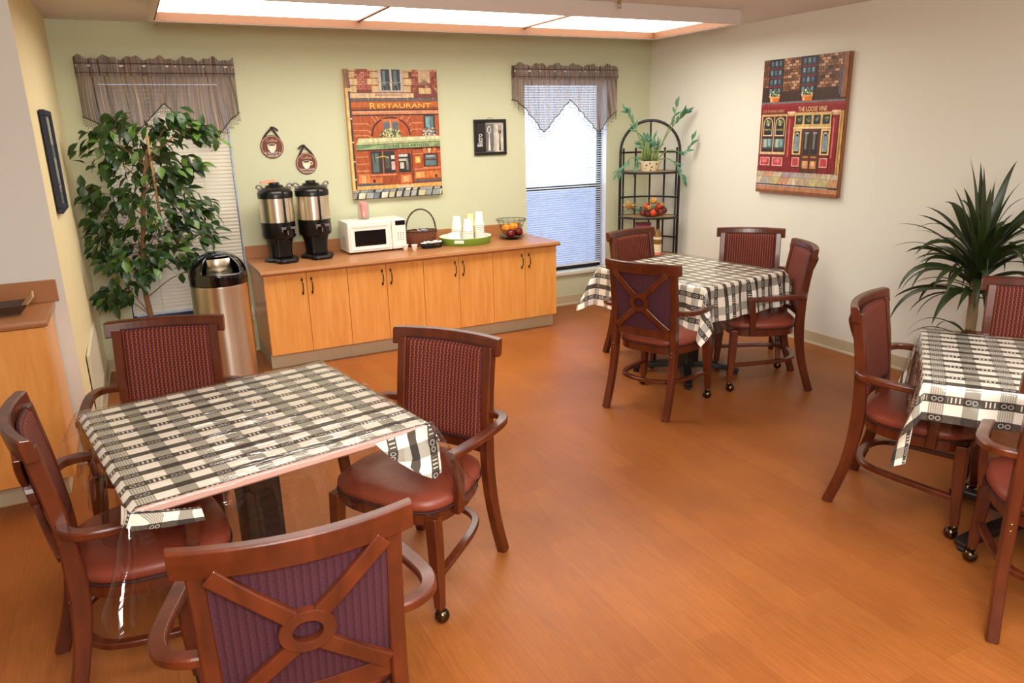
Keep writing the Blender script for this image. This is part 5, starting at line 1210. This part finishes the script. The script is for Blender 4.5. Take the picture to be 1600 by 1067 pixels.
# ================================================================== PLANTS
def leaf(m_, base, d, up, ln, wd, fold=0.25, droop=0.15, n=4):
    """ovate pointed leaf with a folded midrib"""
    d = Vector(d).normalized(); up = Vector(up); side = d.cross(up).normalized(); up = side.cross(d).normalized()
    base = Vector(base); vs = []
    ws = [0.02, 0.72, 1.0, 0.62, 0.0]
    for i in range(n+1):
        t_ = i/n; c = base+d*(ln*t_)-up*(droop*ln*t_*t_)
        w = ws[i]*wd/2; vs += [c+side*w+up*(fold*w), c, c-side*w+up*(fold*w)]
    fs = []
    for i in range(n): fs += [(i*3, i*3+1, i*3+4, i*3+3), (i*3+1, i*3+2, i*3+5, i*3+4)]
    m_.add(vs, fs, smooth=True)
BL = [(-4.733, -0.569, 1.684, 0.05), (-4.574, -0.465, 1.779, 0.05), (-4.699, -0.524, 1.564, 0.06), (-4.508, -0.445, 1.596, 0.06), (-4.351, -0.437, 1.611, 0.05), (-4.258, -0.628, 1.791, 0.04), (-4.172, -0.646, 1.729, 0.05), (-4.071, -0.365, 1.708, 0.04), (-4.335, -0.562, 1.489, 0.05), (-4.196, -0.57, 1.504, 0.04), (-4.492, -0.311, 1.424, 0.06), (-4.80, -0.49, 1.347, 0.05), (-4.763, -0.366, 1.168, 0.06), (-4.605, -0.488, 1.334, 0.07), (-4.633, -0.433, 1.142, 0.07), (-4.473, -0.599, 1.209, 0.07), (-4.282, -0.434, 1.247, 0.06), (-4.201, -0.355, 1.191, 0.05), (-4.171, -0.472, 1.022, 0.05), (-4.437, -0.398, 0.991, 0.06), (-4.624, -0.422, 0.945, 0.07), (-4.74, -0.628, 0.942, 0.05), (-4.80, -0.392, 0.963, 0.04), (-4.313, -0.449, 0.875, 0.05), (-4.249, -0.548, 0.793, 0.04), (-4.61, -0.60, 0.803, 0.05), (-4.742, -0.40, 0.681, 0.05), (-4.82, -0.489, 0.656, 0.04), (-4.365, -0.406, 1.358, 0.05), (-4.388, -0.351, 1.736, 0.04), (-4.80, -0.407, 1.093, 0.04), (-4.339, -0.337, 1.088, 0.05), (-4.537, -0.516, 0.884, 0.05)]
fc = thing('ficus_tree', 'tall artificial ficus tree in the left corner in front of the window', 'plant', (-4.60, -0.42, 0))
o0 = Vector((-4.60, -0.42, 0))
MB().lathe([(0.11, 0), (0.135, 0.10), (0.15, 0.24), (0.155, 0.26), (0.140, 0.26), (0.135, 0.235), (1e-4, 0.232)], (0, 0, 0), 28).build('pot', 'planter_brown', fc)
trunk = [(0, 0, 0.22), (0.012, -0.01, 0.45), (-0.005, -0.02, 0.70), (0.03, -0.035, 0.95), (0.06, -0.05, 1.15), (0.09, -0.05, 1.35), (0.13, -0.05, 1.52), (0.15, -0.05, 1.60)]
tp_ = smoothpts(trunk, 2); MB().tube(tp_, [0.021-0.011*i/(len(tp_)-1) for i in range(len(tp_))], 10).build('trunk', 'bark', fc)
MB().tube([(0.165, -0.06, 1.05), (0.160, -0.06, 1.69)], 0.009, 8).build('support_stake', 'shelf_wood', fc)
rn = random.Random(21); br_ = MB(); ld = MB(); ll = MB()
for (x, y, z, r) in BL:
    c = Vector((x, y, z))-o0
    tz = max(0.5, min(1.5, c.z-0.18)); k = min(range(len(tp_)), key=lambda i: abs(tp_[i].z-tz)); s0 = tp_[k]
    mid = s0*0.45+c*0.55+Vector((0, 0, 0.05)); path = smoothpts([s0, mid, c], 2)
    br_.tube(path, [0.0045-0.003*i/(len(path)-1) for i in range(len(path))], 5)
    out = (c-s0); out.z = 0
    out = out.normalized() if out.length > 0.02 else Vector((1, 0, 0))
    for q in range(int(22+r*230)):
        p = c+Vector((rn.gauss(0, r*1.05), rn.gauss(0, r*.9), rn.gauss(0, r*.85)))
        if p.y+o0.y > -0.10: p.y = -0.10-o0.y
        if p.x+o0.x < -4.86: p.x = -4.86-o0.x
        d = out*rn.uniform(0.2, 1.0)+Vector((rn.uniform(-.8, .8), rn.uniform(-.8, .6), rn.uniform(-1.1, 0.15)))
        br_.tube([c+(p-c)*0.35, p], 0.0009, 3)
        leaf(ll if rn.random() < 0.22 else ld, p, d, (rn.uniform(-.5, .5), rn.uniform(-.9, .1), 1), rn.uniform(0.068, 0.108), rn.uniform(0.040, 0.058), 0.3, 0.25)
br_.build('branches', 'bark', fc); ld.build('dark_leaves', 'leaf_dark', fc); ll.build('light_leaves', 'leaf_light', fc)
# palm by the right-hand wall
pm = thing('potted_palm', 'strap-leaved potted palm against the cream wall behind the right-hand table', 'plant', (-0.46, -3.62, 0))
MB().lathe([(0.12, 0), (0.145, 0.12), (0.165, 0.27), (0.170, 0.29), (0.155, 0.29), (0.15, 0.265), (1e-4, 0.262)], (0, 0, 0), 28).build('pot', 'terracotta', pm)
tk = smoothpts([(0.0, 0.0, 0.25), (0.01, 0.0, 0.45), (0.015, 0.01, 0.65), (0.02, 0.02, 0.80)], 2)
MB().tube(tk, [0.030-0.006*i/(len(tk)-1)+0.0015*math.sin(i*2.4) for i in range(len(tk))], 12).build('trunk', 'palm_bark', pm)
def strap(m_, base, d, ln, wd, droop, twist=0, n=12):
    d = Vector(d).normalized(); base = Vector(base); side = d.cross(Vector((0, 0, 1)))
    side = side.normalized() if side.length > 0.05 else Vector((1, 0, 0))
    vs = []; p = base.copy(); cur = d.copy()
    for i in range(n+1):
        t_ = i/n; w = wd/2*(0.55+0.45*min(1, t_*4))*(1-max(0, (t_-0.45)/0.55)**1.5)
        s2 = (side*math.cos(twist*t_)+cur.cross(side)*math.sin(twist*t_)); up = s2.cross(cur)
        vs += [p+s2*w+up*w*.25, p.copy(), p-s2*w+up*w*.25]
        cur = (cur+Vector((0, 0, -droop*t_*1.6/n*4))).normalized(); p = p+cur*(ln/n)
        p.x = min(p.x, 0.43)
    fs = []
    for i in range(n): fs += [(i*3, i*3+1, i*3+4, i*3+3), (i*3+1, i*3+2, i*3+5, i*3+4)]
    m_.add(vs, fs, smooth=True)
pl = MB(); rn = random.Random(8)
for k in range(104):
    a = k*2.399+rn.uniform(-.3, .3); lvl = k/104; z = 0.72+0.24*lvl+rn.uniform(-.03, .03); el = math.radians(12+60*lvl+rn.uniform(-16, 16))
    d = (math.cos(a)*math.cos(el), math.sin(a)*math.cos(el), math.sin(el))
    strap(pl, (0.02*math.cos(a)+0.015, 0.02*math.sin(a)+0.012, z), d, rn.uniform(0.30, 0.54), rn.uniform(0.034, 0.050), rn.uniform(0.2, 1.0) if lvl < .55 else rn.uniform(0.05, 0.7), rn.uniform(-1.6, 1.6))
for a, z, ln, dr in ((1.95, 0.50, 0.36, .75), (2.4, 0.46, 0.34, .55), (1.3, 0.48, 0.28, .7), (2.9, 0.44, 0.30, .8), (3.6, 0.50, 0.28, .6), (0.6, .47, .26, .7)):
    strap(pl, (0.015+0.02*math.cos(a), 0.01+0.02*math.sin(a), z), (math.cos(a), math.sin(a), 0.55), ln, 0.024, dr)
pl.build('leaves', 'palm_leaf', pm)

# ================================================================== CORNER RACK
RX, RY = -0.345, -0.475; RA = math.atan2(-0.62, 0.78)
rk = thing('corner_rack', 'black wire corner rack with an arched top and tan shelves', 'rack', (RX, RY, 0), RA)
RW, RD = 0.265, 0.155
o = MB()
arch = [(-RW, 0, 0), (-RW, 0, 1.44)]+[(-RW*math.cos(math.pi*i/20), 0, 1.44+0.275*math.sin(math.pi*i/20)) for i in range(1, 20)]+[(RW, 0, 1.44), (RW, 0, 0)]
MB().tube(arch, 0.0125, 8).build('arched_frame', 'black_iron', rk)
rods = []
for a in (25, 60, 90, 120, 155):
    x, y = RW*math.cos(math.radians(a)), RD*math.sin(math.radians(a)); top = 1.46
    MB().tube([(x, y, 0.0), (x, y, top)], 0.0095, 6).ball((x, y, top+0.006), 0.011, 8, 6).build('upright_rod', 'black_iron', rk)
MB().tube([(0, RD, 1.46), (0, RD*.5, 1.60), (0, 0, 1.715)], 0.008, 6).build('top_brace', 'black_iron', rk)
for zs in (1.262, 0.858, 0.505, 0.16):
    MB().lathe([(0.250, -0.006), (0.250, 0.006)], (0, 0, zs), 40, None, False, 1, .60).build('shelf', 'shelf_wood', rk)
    MB().tube([(0.257*math.cos(2*math.pi*i/44), 0.257*.60*math.sin(2*math.pi*i/44), zs) for i in range(44)], 0.011, 8, closed=True).build('shelf_rim', 'black_iron', rk)
for zs in (1.435, 1.03, 0.66):
    MB().tube([(RW*math.cos(math.radians(a)), RD*math.sin(math.radians(a)), zs) for a in range(0, 181, 10)], 0.009, 6).build('guard_rail', 'black_iron', rk)
def rackpt(x, y, z): c, s = math.cos(RA), math.sin(RA); return (RX+c*x-s*y, RY+s*x+c*y, z)
bb = thing('bamboo_planter', 'patterned oval china planter with bamboo stems on the top shelf of the rack', 'plant', rackpt(0.0, -0.02, 1.270), RA)
MB().lathe([(0.062, 0), (0.070, 0.004), (0.100, 0.088), (0.104, 0.092), (0.096, 0.092), (0.09, 0.082)], (0, 0, 0), 32, None, True, 1, .62, cap=False).lathe([(0.062, 0.0), (0.062, 0.001)], (0, 0, 0), 32, None, True, 1, .62).build('china_pot', 'china_pot', bb)
MB().lathe([(0.092, 0.080), (0.05, 0.088), (1e-4, 0.09)], (0, 0, 0), 24, None, True, 1, .62, cap=False).build('soil', 'soil', bb)
rn = random.Random(12); stm = MB(); lv = MB()
for k in range(22):
    x, y = rn.uniform(-.065, .065), rn.uniform(-.03, .03); hh = rn.uniform(.09, .20)
    p = [(x, y, .085), (x*1.1, y*1.1, .085+hh*.5), (x*1.25+rn.uniform(-.01, .01), y*1.2, .085+hh)]; stm.tube(p, [0.0065, 0.0065, 0.0055], 7)
    for q in range(2): leaf(lv, p[2], (x*6+rn.uniform(-.6, .6), rn.uniform(-.6, .6), rn.uniform(.3, 1.3)), (0, -1, .6), rn.uniform(.05, .10), .016, .3, .3)
for pts, n in (([(-.03, 0, .1), (-.10, -.01, .30), (-.15, -.02, .42), (-.21, -.03, .52)], 11), ([(.04, 0, .1), (.12, 0, .28), (.20, 0, .40), (.26, 0, .47), (.30, 0, .50)], 10), ([(.05, 0, .1), (.15, 0, .36), (.20, 0, .46), (.22, 0, .56)], 6), ([(.06, 0, .1), (.16, -.01, .20), (.26, -.01, .16), (.34, -.02, .18), (.37, -.02, .27)], 7),
               ([(.06, 0, .1), (.17, -.02, .12), (.25, -.03, .04), (.30, -.04, -.06)], 7), ([(-.05, 0, .1), (-.16, -.02, .14), (-.22, -.04, .06), (-.27, -.06, .0)], 7), ([(-.04, 0, .1), (-.10, -.05, .14), (-.12, -.08, .04)], 6)):
    pp = smoothpts(pts, 2); stm.tube(pp, [0.006-0.003*i/(len(pp)-1) for i in range(len(pp))], 6)
    for i in range(n):
        k = int(len(pp)*(0.45+0.55*i/n)); k = min(k, len(pp)-2); d = (pp[k+1]-pp[k]).normalized()
        leaf(lv, pp[k], d+Vector((rn.uniform(-.7, .7), rn.uniform(-.6, .4), rn.uniform(-.5, .6))), (0, -.9, .5), rn.uniform(.06, .095), .024, .3, .2)
    leaf(lv, pp[-1], (pp[-1]-pp[-2]), (0, -.9, .5), .09, .026, .3, .2)
stm.build('stems', 'bamboo_stem', bb); lv.build('leaves', 'bamboo_leaf', bb)
fa_ = thing('silk_flower_arrangement', 'autumn silk flowers with red and yellow blooms on the middle shelf', 'flowers', rackpt(0.0, -0.03, 0.870), RA)
lv = MB(); fr_ = MB(); fy = MB(); fdk = MB(); rn = random.Random(5)
def bloom(m_, c, r, n=12):
    for k in range(n*2):
        a = k*2.399; e = rn.uniform(.1, 1.2); leaf(m_, c, (math.cos(a)*math.cos(e), math.sin(a)*math.cos(e), math.sin(e)), (0, 0, 1), r*rn.uniform(.8, 1.15), r*.42, .3, -.1)
for c, r in (((-.175, -.03, .065), .075), ((.045, -.02, .11), .065), ((.01, -.06, .055), .05), ((.12, -.03, .085), .04)):
    fy = MB(); bloom(fy, Vector(c), r); fy.build('yellow_bloom', 'flower_yellow', fa_)
for c in ((-.02, .0, .085), (.10, -.01, .09), (.085, .02, .065), (.045, -.07, .035)): MB().ball(c, .029, 12, 8).build('red_fruit', 'flower_red', fa_)
for c in ((-.05, -.05, .032), (.115, -.03, .035), (.0, -.06, .03), (.14, -.005, .05)): MB().ball(c, .030, 10, 7).build('dark_pomegranate', 'flower_dark', fa_)
for k in range(46):
    a = rn.uniform(0, 6.28); x = rn.uniform(-.20, .13); leaf(lv, (x, rn.uniform(-.05, .06), rn.uniform(.03, .07)), (math.cos(a), math.sin(a)*.6, rn.uniform(0, .8)), (0, 0, 1), rn.uniform(.05, .09), .026, .3, .3)
fdk.lathe([(.07, 0), (.09, .03), (.04, .05)], (0.03, 0, 0), 14, None, True, 1, .6)
lv.build('leaves', 'bamboo_leaf', fa_); fdk.build('arrangement_base', 'flower_dark', fa_)
bx = thing('gift_bag', 'small magenta printed box on the lower shelf, left of the bottle', 'box', rackpt(-0.045, 0.03, 0.513), RA+0.1)
MB().box(-0.068, 0.068, -0.03, 0.03, 0, 0.265).build('body', 'magenta_book', bx); MB().box(-0.070, 0.070, -0.032, 0.032, 0.265, 0.288).build('top_band', 'dark_red_card', bx)
bo = thing('wine_bottle', 'amber wine bottle with a cream label on the lower shelf of the rack', 'bottle', rackpt(0.092, -0.075, 0.512))
MB().lathe([(0.034, 0), (0.038, 0.006), (0.0385, 0.175), (0.034, 0.20), (0.018, 0.228), (0.0145, 0.245), (0.0145, 0.250)], (0, 0, 0), 28).build('glass', 'bottle_glass', bo)
MB().lathe([(0.0152, 0.240), (0.0150, 0.312), (0.0165, 0.314), (0.0165, 0.325), (0.006, 0.327), (0.003, 0.34)], (0, 0, 0), 20).build('capsule', 'bottle_cap', bo)
MB().lathe([(0.0390, 0.028), (0.0392, 0.105)], (0, 0, 0), 28, cap=False).build('label', 'label_paper', bo); MB().lathe([(0.0392, 0.006), (0.0392, 0.030)], (0, 0, 0), 28, cap=False).build('lower_label', 'pink_label', bo)
a0 = math.radians(232)
MB().lathe([(0.0391, 0.150), (0.0391, 0.172)], (0, 0, 0), 28, cap=False).build('neck_label', 'label_paper', bo)
